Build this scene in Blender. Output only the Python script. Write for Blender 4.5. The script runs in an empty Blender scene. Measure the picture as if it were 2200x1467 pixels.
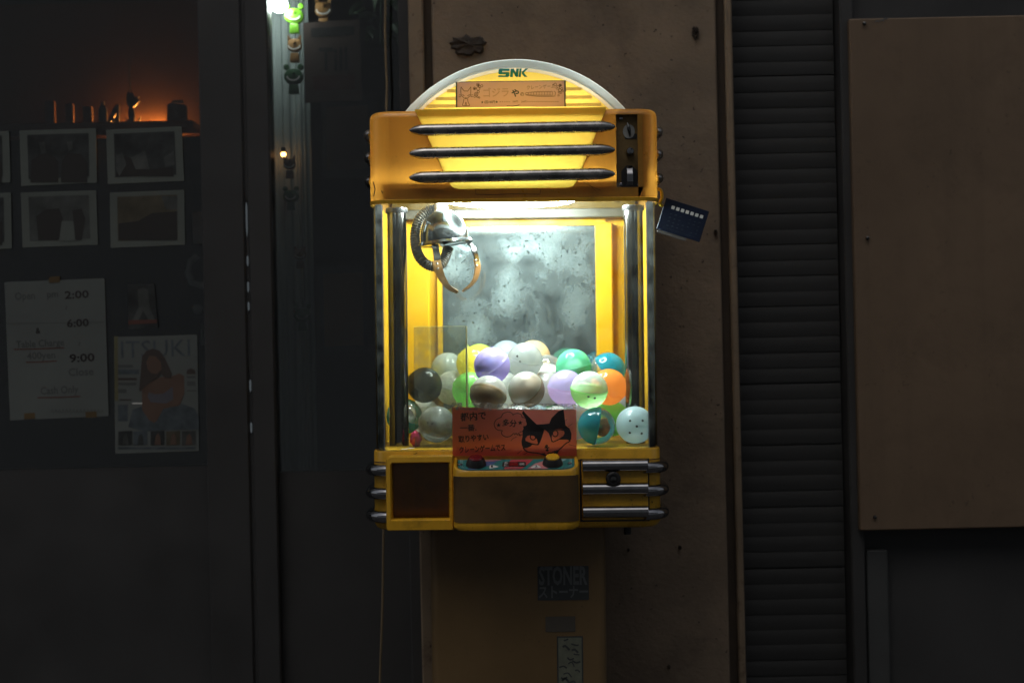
import bpy, bmesh, math, random
from mathutils import Vector, Matrix
from mathutils.geometry import tessellate_polygon
random.seed(7)
S = bpy.context.scene
C = S.collection
PI = math.pi

# ------------------------------------------------------------------ camera, sky, exposure
RHO = 0.0218            # camera roll
FPX = 3055.6            # focal length in photograph pixels (50 mm on 36 mm, 2200 px)
CAMZ = 1.25
cd = bpy.data.cameras.new('camera'); cam = bpy.data.objects.new('camera', cd); C.objects.link(cam)
cd.lens = 50; cd.sensor_width = 36; cd.clip_start = 0.05; cd.clip_end = 500
cam.matrix_world = Matrix.Translation((0, -3.0, CAMZ)) @ Matrix.Rotation(PI/2, 4, 'X') @ Matrix.Rotation(-RHO, 4, 'Z')
cd.dof.use_dof = True; cd.dof.focus_distance = 3.05; cd.dof.aperture_fstop = 2.4
S.camera = cam
w = bpy.data.worlds.new('World'); S.world = w; w.use_nodes = True
nt = w.node_tree
sky = nt.nodes.new('ShaderNodeTexSky'); sky.sky_type = 'NISHITA'; sky.sun_disc = False
sky.sun_elevation = math.radians(62); sky.sun_rotation = math.radians(205); sky.dust_density = 4; sky.air_density = 1.0; sky.ozone_density = 1
hs = nt.nodes.new('ShaderNodeHueSaturation'); hs.inputs['Saturation'].default_value = 0.35
nt.links.new(sky.outputs[0], hs.inputs['Color'])
nt.links.new(hs.outputs[0], nt.nodes['Background'].inputs['Color'])
nt.nodes['Background'].inputs['Strength'].default_value = 0.066
sd = bpy.data.lights.new('sun', 'SUN'); sd.energy = 0.08; sd.angle = math.radians(20); sd.color = (1, .86, .7)
sun = bpy.data.objects.new('sun', sd); C.objects.link(sun)
sun.rotation_euler = Vector((.20, .43, -.88)).to_track_quat('-Z', 'Y').to_euler()
S.view_settings.view_transform = 'Standard'; S.view_settings.look = 'None'
S.view_settings.exposure = 0.0; S.view_settings.gamma = 1.0
S.render.engine = 'CYCLES'
S.cycles.use_denoising = True; S.cycles.use_adaptive_sampling = True; S.cycles.adaptive_threshold = 0.02
S.cycles.max_bounces = 7; S.cycles.transparent_max_bounces = 20; S.cycles.diffuse_bounces = 4; S.cycles.glossy_bounces = 4
S.cycles.transmission_bounces = 8
S.cycles.sample_clamp_indirect = 4.0
S.cycles.caustics_reflective = False; S.cycles.caustics_refractive = False

# ------------------------------------------------------------------ coordinates
THETA = 0.0113          # the machine's lean as seen in the photograph
PHI = RHO - THETA
def k(y): return (3.0 + y) / FPX
def W(px, py, y):       # photograph pixel at depth y -> world x, z
    X = (px - 1100) * k(y); Z = -(py - 733.5) * k(y)
    return X + Z * RHO, Z - X * RHO + CAMZ
XC = 8 * k(0)
def IL(X, Z):           # image aligned metres -> machine local
    return X - XC + Z * THETA, Z - (X - XC) * THETA + CAMZ
def L(px, py, y=0.0):   # photograph pixel at depth y -> machine local x, z
    return IL((px - 1100) * k(y), -(py - 733.5) * k(y))
MROOT = Matrix.Translation((XC - CAMZ * math.sin(PHI), 0, 0.001)) @ Matrix.Rotation(PHI, 4, 'Y')

# ------------------------------------------------------------------ mesh helpers
def mesh(name, vs, fs, angle=0.6, smooth=True):
    me = bpy.data.meshes.new(name); me.from_pydata([tuple(v) for v in vs], [], fs); me.update()
    bm = bmesh.new(); bm.from_mesh(me); bmesh.ops.recalc_face_normals(bm, faces=bm.faces); bm.to_mesh(me); bm.free()
    if smooth:
        for p in me.polygons: p.use_smooth = True
        me.set_sharp_from_angle(angle=angle)
    return me
def obj(name, me, mat=None, parent=None, loc=None):
    if isinstance(me, tuple): me = mesh(name, *me)
    o = bpy.data.objects.new(name, me); C.objects.link(o)
    if mat is not None and not me.materials: me.materials.append(mat)
    if parent is not None: o.parent = parent
    if loc is not None: o.location = loc
    return o
def tag(o, label, cat=None, group=None):
    o['label'] = label
    if cat: o['category'] = cat
    if group: o['group'] = group
    return o
def thing(name, label, cat, loc=(0, 0, 0), group=None, mat4=None):
    o = bpy.data.objects.new(name, None); C.objects.link(o); o.empty_display_size = .05
    if mat4 is not None: o.matrix_world = mat4
    else: o.location = loc
    return tag(o, label, cat, group)
def mroot(lx, ly, lz): return MROOT @ Matrix.Translation((lx, ly, lz))
def join(*gs):
    V, F = [], []
    for vs, fs in gs:
        n = len(V); V += [tuple(v) for v in vs]; F += [tuple(i + n for i in f) for f in fs]
    return V, F
def move(g, d): return [(v[0]+d[0], v[1]+d[1], v[2]+d[2]) for v in g[0]], g[1]
def xf(g, m): return [tuple(m @ Vector(v)) for v in g[0]], g[1]
def box(x0, x1, y0, y1, z0, z1):
    v = [(x0,y0,z0),(x1,y0,z0),(x1,y1,z0),(x0,y1,z0),(x0,y0,z1),(x1,y0,z1),(x1,y1,z1),(x0,y1,z1)]
    return v, [(0,3,2,1),(4,5,6,7),(0,1,5,4),(1,2,6,5),(2,3,7,6),(3,0,4,7)]
def bbox(x0, x1, y0, y1, z0, z1, b=.002, seg=1):
    bm = bmesh.new(); v, f = box(x0, x1, y0, y1, z0, z1)
    bv = [bm.verts.new(q) for q in v]
    for q in f: bm.faces.new([bv[i] for i in q])
    bmesh.ops.bevel(bm, geom=list(bm.edges), offset=b, segments=seg, profile=.5, affect='EDGES')
    bm.verts.index_update()
    r = [tuple(q.co) for q in bm.verts], [tuple(q.index for q in fc.verts) for fc in bm.faces]
    bm.free(); return r
def loft(loops, closed=True, cap0=True, cap1=True):
    V, F = [], []; n = len(loops[0])
    for l in loops: V += [tuple(p) for p in l]
    m = n if closed else n - 1
    for a in range(len(loops) - 1):
        for i in range(m):
            j = (i + 1) % n
            F.append((a*n+i, a*n+j, (a+1)*n+j, (a+1)*n+i))
    if cap0: F.append(tuple(range(n-1, -1, -1)))
    if cap1: F.append(tuple((len(loops)-1)*n + i for i in range(n)))
    return V, F
def tube(path, r, n=12, caps=True, flat=1.0):
    P = [Vector(p) for p in path]; R = r if isinstance(r, (list, tuple)) else [r]*len(P)
    T = []
    for i in range(len(P)):
        t = P[min(i+1, len(P)-1)] - P[max(i-1, 0)]; T.append(t.normalized())
    u = T[0].orthogonal().normalized(); loops = []
    for i, p in enumerate(P):
        u = (u - T[i] * u.dot(T[i])).normalized(); v = T[i].cross(u)
        loops.append([p + (u*math.cos(a*2*PI/n) + v*math.sin(a*2*PI/n)*flat) * R[i] for a in range(n)])
    return loft(loops, True, caps, caps)
def lathe(prof, n=24, axis='z', c=(0, 0, 0), cap0=True, cap1=True):
    loops = []
    for r, h in prof:
        l = []
        for a in range(n):
            p = r*math.cos(a*2*PI/n); q = r*math.sin(a*2*PI/n)
            l.append({'z': (c[0]+p, c[1]+q, c[2]+h), 'y': (c[0]+p, c[1]+h, c[2]+q), 'x': (c[0]+h, c[1]+p, c[2]+q)}[axis])
        loops.append(l)
    return loft(loops, True, cap0, cap1)
def sphere(r, c=(0,0,0), n=24, m=14, a0=-PI/2, a1=PI/2):
    pr = [(max(r*math.cos(a0+(a1-a0)*i/m), 1e-4), r*math.sin(a0+(a1-a0)*i/m)) for i in range(m+1)]
    return lathe(pr, n, 'z', c, True, True)
def torus(R, r, c=(0,0,0), n=48, m=12):
    loops = [[(c[0]+(R+r*math.cos(b*2*PI/m))*math.cos(a*2*PI/n), c[1]+(R+r*math.cos(b*2*PI/m))*math.sin(a*2*PI/n), c[2]+r*math.sin(b*2*PI/m)) for b in range(m)] for a in range(n+1)]
    return loft(loops, True, False, False)
def rrect(hw, y0, y1, r, d=0.0, n=7):
    hw -= d; y0 += d; y1 -= d; r = max(r - d, .0015); o = []
    for cx, cy, a in ((hw-r, y0+r, -PI/2), (hw-r, y1-r, 0), (-hw+r, y1-r, PI/2), (-hw+r, y0+r, PI)):
        for i in range(n): o.append((cx + r*math.cos(a + PI/2*i/(n-1)), cy + r*math.sin(a + PI/2*i/(n-1))))
    return o
def shell(hw, y0, y1, r, prof, n=7, cap0=True, cap1=True, cx=0):
    return loft([[(x+cx, y, z) for x, y in rrect(hw, y0, y1, r, d, n)] for z, d in prof], True, cap0, cap1)
def roundpoly(pts, r, n=5):     # 2D polygon with rounded corners
    o = []; N = len(pts)
    for i in range(N):
        p = Vector(pts[i]); a = (Vector(pts[i-1]) - p); b = (Vector(pts[(i+1) % N]) - p)
        rr = r[i] if isinstance(r, (list, tuple)) else r
        rr = min(rr, a.length*.45, b.length*.45)
        A = p + a.normalized()*rr; B = p + b.normalized()*rr
        for t in range(n):
            s = t/(n-1); o.append(tuple(A*(1-s)**2 + p*2*s*(1-s) + B*s*s))
    return o
def prism(poly, y0, y1, b=0.0):         # x,z outline extruded along y; front at y0
    if len(poly) < 3: return [], []
    c = Vector((sum(p[0] for p in poly)/len(poly), sum(p[1] for p in poly)/len(poly)))
    def ins(d):
        o = []
        for p in poly:
            q = Vector(p) - c; l = q.length; o.append(c + q*max(0, (l-d)/l) if l > 0 else c)
        return o
    if b:
        lp = [[(p[0], y1, p[1]) for p in poly], [(p[0], y0+b, p[1]) for p in poly], [(p[0], y0+b*.3, p[1]) for p in ins(b*.3)], [(p[0], y0, p[1]) for p in ins(b)]]
    else:
        lp = [[(p[0], y1, p[1]) for p in poly], [(p[0], y0, p[1]) for p in poly]]
    return loft(lp)
def sheet(poly, y, holes=()):           # flat x,z polygon with holes
    rings = [[Vector((p[0], p[1], 0)) for p in poly]] + [[Vector((p[0], p[1], 0)) for p in h] for h in holes]
    tr = tessellate_polygon(rings); V = [(p.x, y, p.y) for r in rings for p in r]
    return V, [tuple(t) for t in tr]
def ribbon(pts, wd, y=0.0, closed=False):
    P = [Vector(p) for p in pts]
    if closed: P.append(P[0])
    V, F = [], []
    for i, p in enumerate(P):
        t = (P[min(i+1, len(P)-1)] - P[max(i-1, 0)])
        if t.length < 1e-9: t = Vector((1, 0))
        t.normalize(); n = Vector((-t.y, t.x)) * wd * .5
        V += [(p.x+n.x, y, p.y+n.y), (p.x-n.x, y, p.y-n.y)]
        if i: F.append((2*i-2, 2*i-1, 2*i+1, 2*i))
    return V, F
def spline(pts, n=6):           # Catmull-Rom through points
    P = [Vector(p) for p in pts]; o = []
    for i in range(len(P)-1):
        a, b, c, d = P[max(i-1, 0)], P[i], P[i+1], P[min(i+2, len(P)-1)]
        for t in range(n):
            s = t/n; o.append(.5*((2*b) + (c-a)*s + (2*a-5*b+4*c-d)*s*s + (3*b-a-3*c+d)*s**3))
    o.append(P[-1]); return o
def disc2(cx, cz, r, n=16, rz=None): return [(cx + r*math.cos(a*2*PI/n), cz + (rz or r)*math.sin(a*2*PI/n)) for a in range(n)]
def star2(cx, cz, r):
    return [(cx + (r if i % 2 == 0 else r*.42)*math.sin(i*PI/5), cz + (r if i % 2 == 0 else r*.42)*math.cos(i*PI/5)) for i in range(10)]
TXT = {}
def text(s, cx, cz, h, y=0.0, sx=1.0, rot=0.0, bold=0.0, shear=0.0, width=None):
    # flat lettering in the x,z plane, centred on cx,cz; h = em size
    cu = bpy.data.curves.new('lettering', 'FONT'); cu.body = s; cu.size = 1; cu.resolution_u = 2
    cu.offset = bold; cu.shear = shear
    o = bpy.data.objects.new('lettering', cu); C.objects.link(o)
    bpy.context.view_layer.update()
    me = bpy.data.meshes.new_from_object(o.evaluated_get(bpy.context.evaluated_depsgraph_get()))
    V = [tuple(v.co) for v in me.vertices]; F = [tuple(p.vertices) for p in me.polygons]
    bpy.data.objects.remove(o); bpy.data.curves.remove(cu); bpy.data.meshes.remove(me)
    if not V: return [], []
    x0, x1 = min(v[0] for v in V), max(v[0] for v in V); z0, z1 = min(v[1] for v in V), max(v[1] for v in V)
    if width: sx = width / ((x1-x0) * h)
    ca, sa = math.cos(rot), math.sin(rot); O = []
    for v in V:
        a = (v[0]-(x0+x1)/2)*h*sx; b = (v[1]-(z0+z1)/2)*h
        O.append((cx + a*ca - b*sa, y, cz + a*sa + b*ca))
    return O, F
def mapg(g, f): return [f(v) for v in g[0]], g[1]

# ------------------------------------------------------------------ materials
def hx(s): 
    f = lambda c: c/12.92 if c <= .04045 else ((c+.055)/1.055)**2.4
    return tuple(f(int(s[i:i+2], 16)/255) for i in (0, 2, 4))
def N(nt, t, **kw):
    n = nt.nodes.new(t)
    for a, b in kw.items():
        if a in n.inputs.keys() if False else a.startswith('i_'): n.inputs[a[2:].replace('_', ' ')].default_value = b
        else: setattr(n, a, b)
    return n
def newmat(name):
    m = bpy.data.materials.new(name); m.use_nodes = True; t = m.node_tree
    return m, t, t.nodes['Principled BSDF'], t.nodes['Material Output']
def mixc(t, fac, a, b):
    n = t.nodes.new('ShaderNodeMix'); n.data_type = 'RGBA'
    for sock, v in ((0, fac), (6, a), (7, b)):
        if hasattr(v, 'links'): t.links.new(v, n.inputs[sock])
        else: n.inputs[sock].default_value = v if sock == 0 else (*v, 1)
    return n.outputs[2]
def noise(t, scale, detail=4, rough=.6, vec=None, dist=0):
    n = t.nodes.new('ShaderNodeTexNoise'); n.inputs['Scale'].default_value = scale; n.inputs['Detail'].default_value = detail
    n.inputs['Roughness'].default_value = rough; n.inputs['Distortion'].default_value = dist
    if vec is not None: t.links.new(vec, n.inputs['Vector'])
    return n.outputs['Fac']
def ramp(t, f, a, b):
    n = t.nodes.new('ShaderNodeMapRange'); n.inputs[1].default_value = a; n.inputs[2].default_value = b; t.links.new(f, n.inputs[0]); return n.outputs[0]
def mul(t, a, b):
    n = t.nodes.new('ShaderNodeMath'); n.operation = 'MULTIPLY'
    for i, v in enumerate((a, b)):
        if hasattr(v, 'links'): t.links.new(v, n.inputs[i])
        else: n.inputs[i].default_value = v
    return n.outputs[0]
def objvec(t, sc=(1, 1, 1)):
    tc = t.nodes.new('ShaderNodeTexCoord'); mp = t.nodes.new('ShaderNodeMapping'); mp.inputs['Scale'].default_value = sc
    t.links.new(tc.outputs['Object'], mp.inputs[0]); return mp.outputs[0]
def pm(name, col, rough=.5, metal=0.0, var=.18, scale=9, bump=0.0, bscale=220, speck=0.0, speckcol=(.02,.015,.01), sscale=160, coat=0.0, trans=0.0, tcol=None, rvar=.12, spec=.5, stretch=(1,1,1), rust=0.0, streak=0.0, grime=0.0):
    m, t, p, out = newmat(name); v = objvec(t, stretch)
    f = ramp(t, noise(t, scale, 4, .62, v), .3, .7) if var else None
    dark = tuple(c*(1-var) for c in col); lite = tuple(min(1, c*(1+var*.6)) for c in col)
    c = mixc(t, f if var else 0.5, dark, lite)
    if rust:
        rf = mul(t, ramp(t, noise(t, 14, 6, .7, v), .56, .72), rust); c = mixc(t, rf, c, (.06, .028, .012))
    if streak:
        sv = objvec(t, (1, 1, .05)); c = mixc(t, mul(t, ramp(t, noise(t, 26, 5, .65, sv), .50, .74), streak), c, tuple(q*.35 for q in col))
    if grime:
        c = mixc(t, mul(t, ramp(t, noise(t, 6, 6, .72, v, .5), .50, .68), grime), c, tuple(q*.25+.004 for q in col))
    if speck:
        sf = mul(t, ramp(t, noise(t, sscale, 3, .55, v), .66, .72), ramp(t, noise(t, sscale*.12, 3, .5, v), .4, .62))
        c = mixc(t, mul(t, sf, speck), c, speckcol)
    t.links.new(c, p.inputs['Base Color'])
    rr = t.nodes.new('ShaderNodeMapRange'); rr.inputs[3].default_value = max(.02, rough-rvar); rr.inputs[4].default_value = min(1, rough+rvar)
    if rvar and var: t.links.new(f, rr.inputs[0]); t.links.new(rr.outputs[0], p.inputs['Roughness'])
    else: p.inputs['Roughness'].default_value = rough
    p.inputs['Metallic'].default_value = metal; p.inputs['Coat Weight'].default_value = coat; p.inputs['Coat Roughness'].default_value = .12
    p.inputs['Specular IOR Level'].default_value = spec
    if bump:
        b = t.nodes.new('ShaderNodeBump'); b.inputs['Strength'].default_value = bump; b.inputs['Distance'].default_value = .002
        t.links.new(noise(t, bscale, 5, .6, v), b.inputs['Height']); t.links.new(b.outputs[0], p.inputs['Normal'])
    if trans:
        tb = t.nodes.new('ShaderNodeBsdfTranslucent'); tb.inputs[0].default_value = (*(tcol or col), 1)
        mx = t.nodes.new('ShaderNodeMixShader'); mx.inputs[0].default_value = trans
        t.links.new(p.outputs[0], mx.inputs[1]); t.links.new(tb.outputs[0], mx.inputs[2]); t.links.new(mx.outputs[0], out.inputs[0])
    return m
def clear(name, tint=(1, 1, 1), dust=.04, dcol=(.8, .8, .75), rough=.02, ior=1.49, dscale=30, refl=1.0):
    m, t, p, out = newmat(name); t.nodes.remove(p); v = objvec(t)
    tr = N(t, 'ShaderNodeBsdfTransparent'); tr.inputs[0].default_value = (*tint, 1)
    gl = N(t, 'ShaderNodeBsdfGlossy'); gl.inputs['Roughness'].default_value = rough
    fr = N(t, 'ShaderNodeFresnel'); fr.inputs[0].default_value = ior
    m1 = N(t, 'ShaderNodeMixShader'); t.links.new(mul(t, fr.outputs[0], refl), m1.inputs[0]); t.links.new(tr.outputs[0], m1.inputs[1]); t.links.new(gl.outputs[0], m1.inputs[2])
    df = N(t, 'ShaderNodeBsdfDiffuse'); df.inputs[0].default_value = (*dcol, 1)
    tl = N(t, 'ShaderNodeBsdfTranslucent'); tl.inputs[0].default_value = (*dcol, 1)
    ad = N(t, 'ShaderNodeMixShader'); ad.inputs[0].default_value = .5; t.links.new(df.outputs[0], ad.inputs[1]); t.links.new(tl.outputs[0], ad.inputs[2])
    m2 = N(t, 'ShaderNodeMixShader')
    if dscale: t.links.new(mul(t, ramp(t, noise(t, dscale, 2.5, .7, v), .35, .75), dust*2), m2.inputs[0])
    else: m2.inputs[0].default_value = dust
    t.links.new(m1.outputs[0], m2.inputs[1]); t.links.new(ad.outputs[0], m2.inputs[2])
    t.links.new(m2.outputs[0], out.inputs[0]); return m
def emit(name, col, s):
    m, t, p, out = newmat(name); t.nodes.remove(p); e = N(t, 'ShaderNodeEmission'); e.inputs[0].default_value = (*col, 1); e.inputs[1].default_value = s
    t.links.new(e.outputs[0], out.inputs[0]); return m
def mirror_mat():
    m, t, p, out = newmat('dusty_mirror'); v = objvec(t)
    gl = N(t, 'ShaderNodeBsdfGlossy'); gl.inputs['Color'].default_value = (.36, .42, .42, 1); gl.inputs['Roughness'].default_value = .06
    df = N(t, 'ShaderNodeBsdfDiffuse')
    # fogged film: a broad film thick over the upper left half, thin to the right, with fine grain, wipe streaks and black spots
    gv = t.nodes.new('ShaderNodeVectorMath'); gv.operation = 'DISTANCE'; gv.inputs[1].default_value = (-.02, .44, 1.42)
    t.links.new(v, gv.inputs[0])
    film = ramp(t, gv.outputs['Value'], .30, .04)
    soft = ramp(t, noise(t, 9, 2.5, .5, v, .2), .28, .72)
    big = ramp(t, noise(t, 3.4, 2, .5, v), .32, .66)
    cloud = mul(t, mul(t, soft, ramp(t, big, -.55, 1.0)), ramp(t, film, -.5, .8))
    fine = ramp(t, noise(t, 230, 2, .6, v), .36, .66)
    vs = objvec(t, (34, 1, 1.8)); streak = mul(t, ramp(t, noise(t, 4, 3, .6, vs), .55, .78), ramp(t, noise(t, 6, 1, .5, v), .45, .62))
    sp = ramp(t, noise(t, 105, 1, .5, v), .665, .70)
    sp2 = mul(t, ramp(t, noise(t, 36, 3, .6, v, .6), .57, .66), ramp(t, noise(t, 7, 1, .5, v), .42, .6))
    c = mixc(t, cloud, (.013, .016, .016), (.20, .245, .245)); c = mixc(t, mul(t, streak, .5), c, (.17, .21, .215))
    c = mixc(t, mul(t, fine, .45), c, (.018, .022, .022))
    c = mixc(t, mul(t, sp2, .6), c, (.004, .006, .006)); c = mixc(t, mul(t, sp, .7), c, (.004, .005, .005))
    t.links.new(c, df.inputs[0])
    mx = N(t, 'ShaderNodeMixShader'); t.links.new(ramp(t, cloud, -.9, 1.1), mx.inputs[0]); t.links.new(gl.outputs[0], mx.inputs[1]); t.links.new(df.outputs[0], mx.inputs[2])
    t.links.new(mx.outputs[0], out.inputs[0]); return m

M = {}
YEL = (.80, .43, .018)
M['yellow'] = pm('yellow_paint', (.84, .46, .03), .32, var=.14, speck=1, coat=.3, rust=.4, bump=.08, streak=.3, grime=.25)
M['orange'] = pm('orange_backlit_plastic', (.44, .205, .022), .34, var=.14, speck=1, coat=.3, trans=.105, tcol=(.88, .38, .045), bump=.08, streak=.3, grime=.3, rust=.25)
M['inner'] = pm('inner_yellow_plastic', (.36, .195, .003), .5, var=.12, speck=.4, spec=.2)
M['panel'] = pm('backlit_yellow_acrylic', (.82, .60, .06), .25, var=.05, scale=14, trans=.75, tcol=(1, .90, .36), speck=.35)
M['topface'] = pm('backlit_topper_face', (.85, .60, .06), .3, var=.05, trans=.65, tcol=(1, .76, .13), speck=.35, sscale=90)
M['topwhite'] = pm('white_topper_plastic', (.80, .88, .92), .35, var=.06, trans=.65, tcol=(.80, .97, 1.0))
M['chrome'] = pm('worn_dark_chrome', (.44, .43, .41), .26, 1.0, var=.35, scale=30, speck=.9, sscale=240, rvar=.14)
M['bright'] = pm('bright_chrome', (.36, .36, .37), .10, 1.0, var=.2, scale=40, speck=.6, rvar=.05)
M['steel'] = pm('dark_steel_tube', (.15, .148, .14), .10, 1.0, var=.10, scale=8, stretch=(3, 3, .2), rvar=.03)
M['dome'] = pm('scuffed_dome_metal', (.085, .095, .10), .12, 1.0, var=.35, scale=22, rvar=.05, speck=.4)
M['brass'] = pm('worn_brass', (.27, .145, .045), .4, .7, var=.3, scale=40)
M['hose'] = pm('ribbed_hose_plastic', (.055, .046, .03), .4, var=.15)
M['black'] = pm('black_plastic', (.02, .02, .02), .4)
M['rustplate'] = pm('rusty_plate', (.22, .145, .06), .5, .5, var=.4, scale=26, rust=.8, speck=.6)
M['greyface'] = pm('grey_dial_face', (.32, .33, .32), .5, var=.3, scale=60)
M['acrylic'] = clear('clear_acrylic', (.97, .98, .97), .012, (.75, .78, .72))
M['chute'] = clear('scratched_chute_acrylic', (.88, .90, .86), .13, (.55, .57, .48), dscale=45)
M['edge'] = pm('acrylic_cut_edge', (.78, .74, .50), .2, var=.1, trans=.4)
M['glass'] = clear('shop_glass', (.92, .95, .94), .004, (.4, .42, .42), ior=1.85)
M['mirror'] = mirror_mat()
M['lamp'] = emit('ring_lamp_tube', (.86, 1.0, 1.0), 215)
M['hlamp'] = emit('header_tube', (1, .97, .92), 23)
M['tlamp'] = emit('topper_tube', (1, .97, .92), 9)
M['ceil'] = pm('lamp_board_white', (.62, .62, .56), .5, var=.25, scale=20, speck=.6)
M['plaster'] = pm('stained_plaster', (.222, .168, .118), .88, var=.30, scale=5, bump=1.0, bscale=110, speck=1, speckcol=(.03, .022, .015), sscale=95, stretch=(.8, 1, 1), grime=.35)
M['strip'] = pm('rusty_painted_strip', (.235, .175, .115), .7, var=.22, bump=.3, rust=.9, speck=1, speckcol=(.05, .02, .01), sscale=60)
M['groove'] = pm('dirty_groove', (.055, .04, .028), .9, var=.4, scale=16)
M['stain'] = pm('torn_dark_patch', (.05, .038, .028), .8, var=.5, scale=40, bump=.6, bscale=90)
M['board'] = pm('brown_painted_board', (.172, .118, .074), .62, var=.28, scale=1.6, bump=.2, bscale=60, rust=.12, streak=.12, grime=.2, speck=.3, sscale=50)
M['slat'] = pm('black_shutter_slat', (.031, .032, .032), .65, var=.35, scale=3, stretch=(.3, 1, 6))
M['frame'] = pm('black_painted_frame', (.048, .048, .048), .5, var=.2, scale=3)
M['dark'] = pm('dark_interior', (.07, .065, .06), .9, var=.3, scale=4)
M['ground'] = pm('asphalt', (.05, .05, .05), .85, var=.3, scale=6, bump=.5, speck=.3)
M['pale'] = pm('pale_curtain', (.36, .41, .40), .8, var=.25, scale=3, stretch=(8, 1, .4))
M['brownsign'] = pm('tan_paper', (.50, .36, .22), .8, var=.16, scale=24, trans=.75, tcol=(.84, .73, .95))
M['brownsign2'] = pm('tan_paper_flap', (.60, .45, .28), .8, var=.12, scale=24, trans=.62, tcol=(.8, .74, .95))
M['redsign'] = pm('red_paper', (.50, .115, .085), .75, var=.16, scale=16, bump=.25, bscale=50, trans=.68, tcol=(1, .30, .24))
M['ink'] = pm('black_ink', (.016, .012, .012), .6, var=.1)
M['faint'] = pm('faded_ink', (.40, .28, .16), .8, var=.2, trans=.62, tcol=(.64, .55, .7))
M['brownink'] = pm('brown_ink', (.07, .035, .02), .7)
M['tealink'] = pm('dark_teal_ink', (.02, .07, .07), .6)
M['logo'] = pm('teal_logo_print', (.03, .24, .30), .4, var=.1, trans=.4, tcol=(.04, .34, .45))
M['stripe'] = pm('pale_stripe_print', (.85, .80, .55), .4, trans=.55, tcol=(.95, .90, .62), var=.05)
M['film'] = clear('clear_tape', (.95, .96, .96), .30, (.8, .85, .85), rough=.12, dscale=60)
M['navy'] = pm('navy_card', (.007, .014, .038), .4, var=.2)
M['cardgrey'] = pm('grey_card', (.16, .14, .13), .8)
M['white'] = pm('white_print', (.72, .72, .68), .6, var=.08)
M['teal'] = pm('teal_print', (.03, .20, .19), .35, var=.1); M['red'] = pm('red_print', (.50, .07, .08), .35, var=.12)
M['blueprint'] = pm('blue_print', (.08, .13, .30), .35); M['pinkprint'] = pm('pink_print', (.55, .22, .22), .35)
M['paleteal'] = pm('pale_teal_print', (.30, .52, .50), .35)
M['redcap'] = pm('dark_red_button', (.16, .008, .012), .25, coat=.5, var=.05); M['yelcap'] = pm('yellow_button', (.75, .42, .02), .25, coat=.5, var=.05)
M['paper'] = pm('old_paper', (.118, .132, .126), .85, var=.2, scale=3)
M['photoframe'] = pm('photo_border', (.112, .127, .115), .8, var=.22, scale=6)
M['photo'] = pm('dark_photo_print', (.032, .036, .036), .5, var=.7, scale=16)
M['photo2'] = pm('grey_photo_print', (.062, .068, .064), .5, var=.6, scale=14)
M['photo3'] = pm('sepia_photo_print', (.075, .066, .045), .5, var=.5, scale=14)
M['tape'] = pm('amber_tape', (.10, .065, .025), .6, var=.2)
M['greyink'] = pm('grey_ink', (.075, .083, .08), .8)
M['skin'] = pm('printed_skin', (.105, .066, .048), .6, var=.15, scale=20); M['hair'] = pm('printed_hair', (.05, .04, .035), .6)
M['denim'] = pm('printed_denim', (.065, .082, .092), .6, var=.4, scale=30); M['toplilac'] = pm('printed_top', (.085, .085, .10), .6)
M['spine'] = pm('yellowed_edge', (.12, .115, .06), .7)
M['frog'] = pm('green_wooden_frog', (.16, .42, .02), .4, var=.1, coat=.3); M['frogdark'] = pm('deep_green_frog', (.03, .10, .04), .45)
M['bear'] = pm('brown_wooden_bear', (.30, .15, .04), .5); M['beardark'] = pm('dark_brown_bear', (.15, .08, .035), .5)
M['bulb'] = emit('white_bulb', (.92, 1, .97), 55); M['warmbulb'] = emit('warm_bulb', (1, .42, .12), 14); M['glint'] = emit('glint_glow', (.8, .92, 1), .075)  # glint: glow standing in for glints of light in the door gap
M['amber'] = emit('amber_bulb', (1, .34, .06), 1500)
M['shelfwood'] = pm('dark_shelf_wood', (.12, .06, .035), .7); M['amberpaper'] = pm('amber_backdrop', (.075, .036, .02), .8)
M['ceramic'] = pm('white_ceramic', (.6, .6, .58), .3)
M['poster'] = pm('dark_red_poster', (.11, .075, .062), .8, var=.15); M['posterred'] = pm('poster_red_print', (.10, .045, .036), .8); M['posterink'] = pm('poster_ink', (.03, .029, .028), .8)
M['leaf'] = pm('dark_leaf', (.035, .07, .03), .5, var=.3)
M['cable'] = pm('tan_cable', (.20, .15, .085), .6)
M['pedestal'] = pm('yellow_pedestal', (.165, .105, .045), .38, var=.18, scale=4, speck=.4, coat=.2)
M['shadedfront'] = pm('shaded_console_front', (.115, .066, .022), .5, var=.3, grime=.6)  # console yellow darkened, the shade on its front put into the colour
M['stickerblack'] = pm('black_sticker', (.045, .05, .05), .5); M['stickergrey'] = pm('grey_sticker_print', (.13, .14, .14), .6); M['stickerdull'] = pm('dull_sticker', (.08, .07, .055), .7)
M['stickergreen'] = pm('pale_green_sticker', (.14, .15, .11), .7, var=.3, scale=40)
M['post'] = pm('grey_post_paint', (.055, .058, .058), .6)
M['bin'] = pm('brown_bin_plastic', (.5, .28, .09), .6, var=.2)
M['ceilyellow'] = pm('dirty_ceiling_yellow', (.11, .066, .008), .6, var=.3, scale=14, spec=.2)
M['rail'] = pm('dirty_rail', (.045, .04, .024), .5, var=.3, scale=20)
M['shroud'] = pm('dirty_white_board', (.22, .22, .20), .6, var=.3, scale=20)
M['hook'] = pm('yellow_hook', (.7, .45, .03), .35)
M['pink'] = pm('pink_foil', (.75, .06, .16), .25, var=.3, scale=50, bump=.8, bscale=60)

# ------------------------------------------------------------------ the setting
obj('ground', (lambda g: g)(([(-120, -120, 0), (120, -120, 0), (120, 60, 0), (-120, 60, 0)], [(0, 1, 2, 3)])), M['ground'])['kind'] = 'structure'

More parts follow.
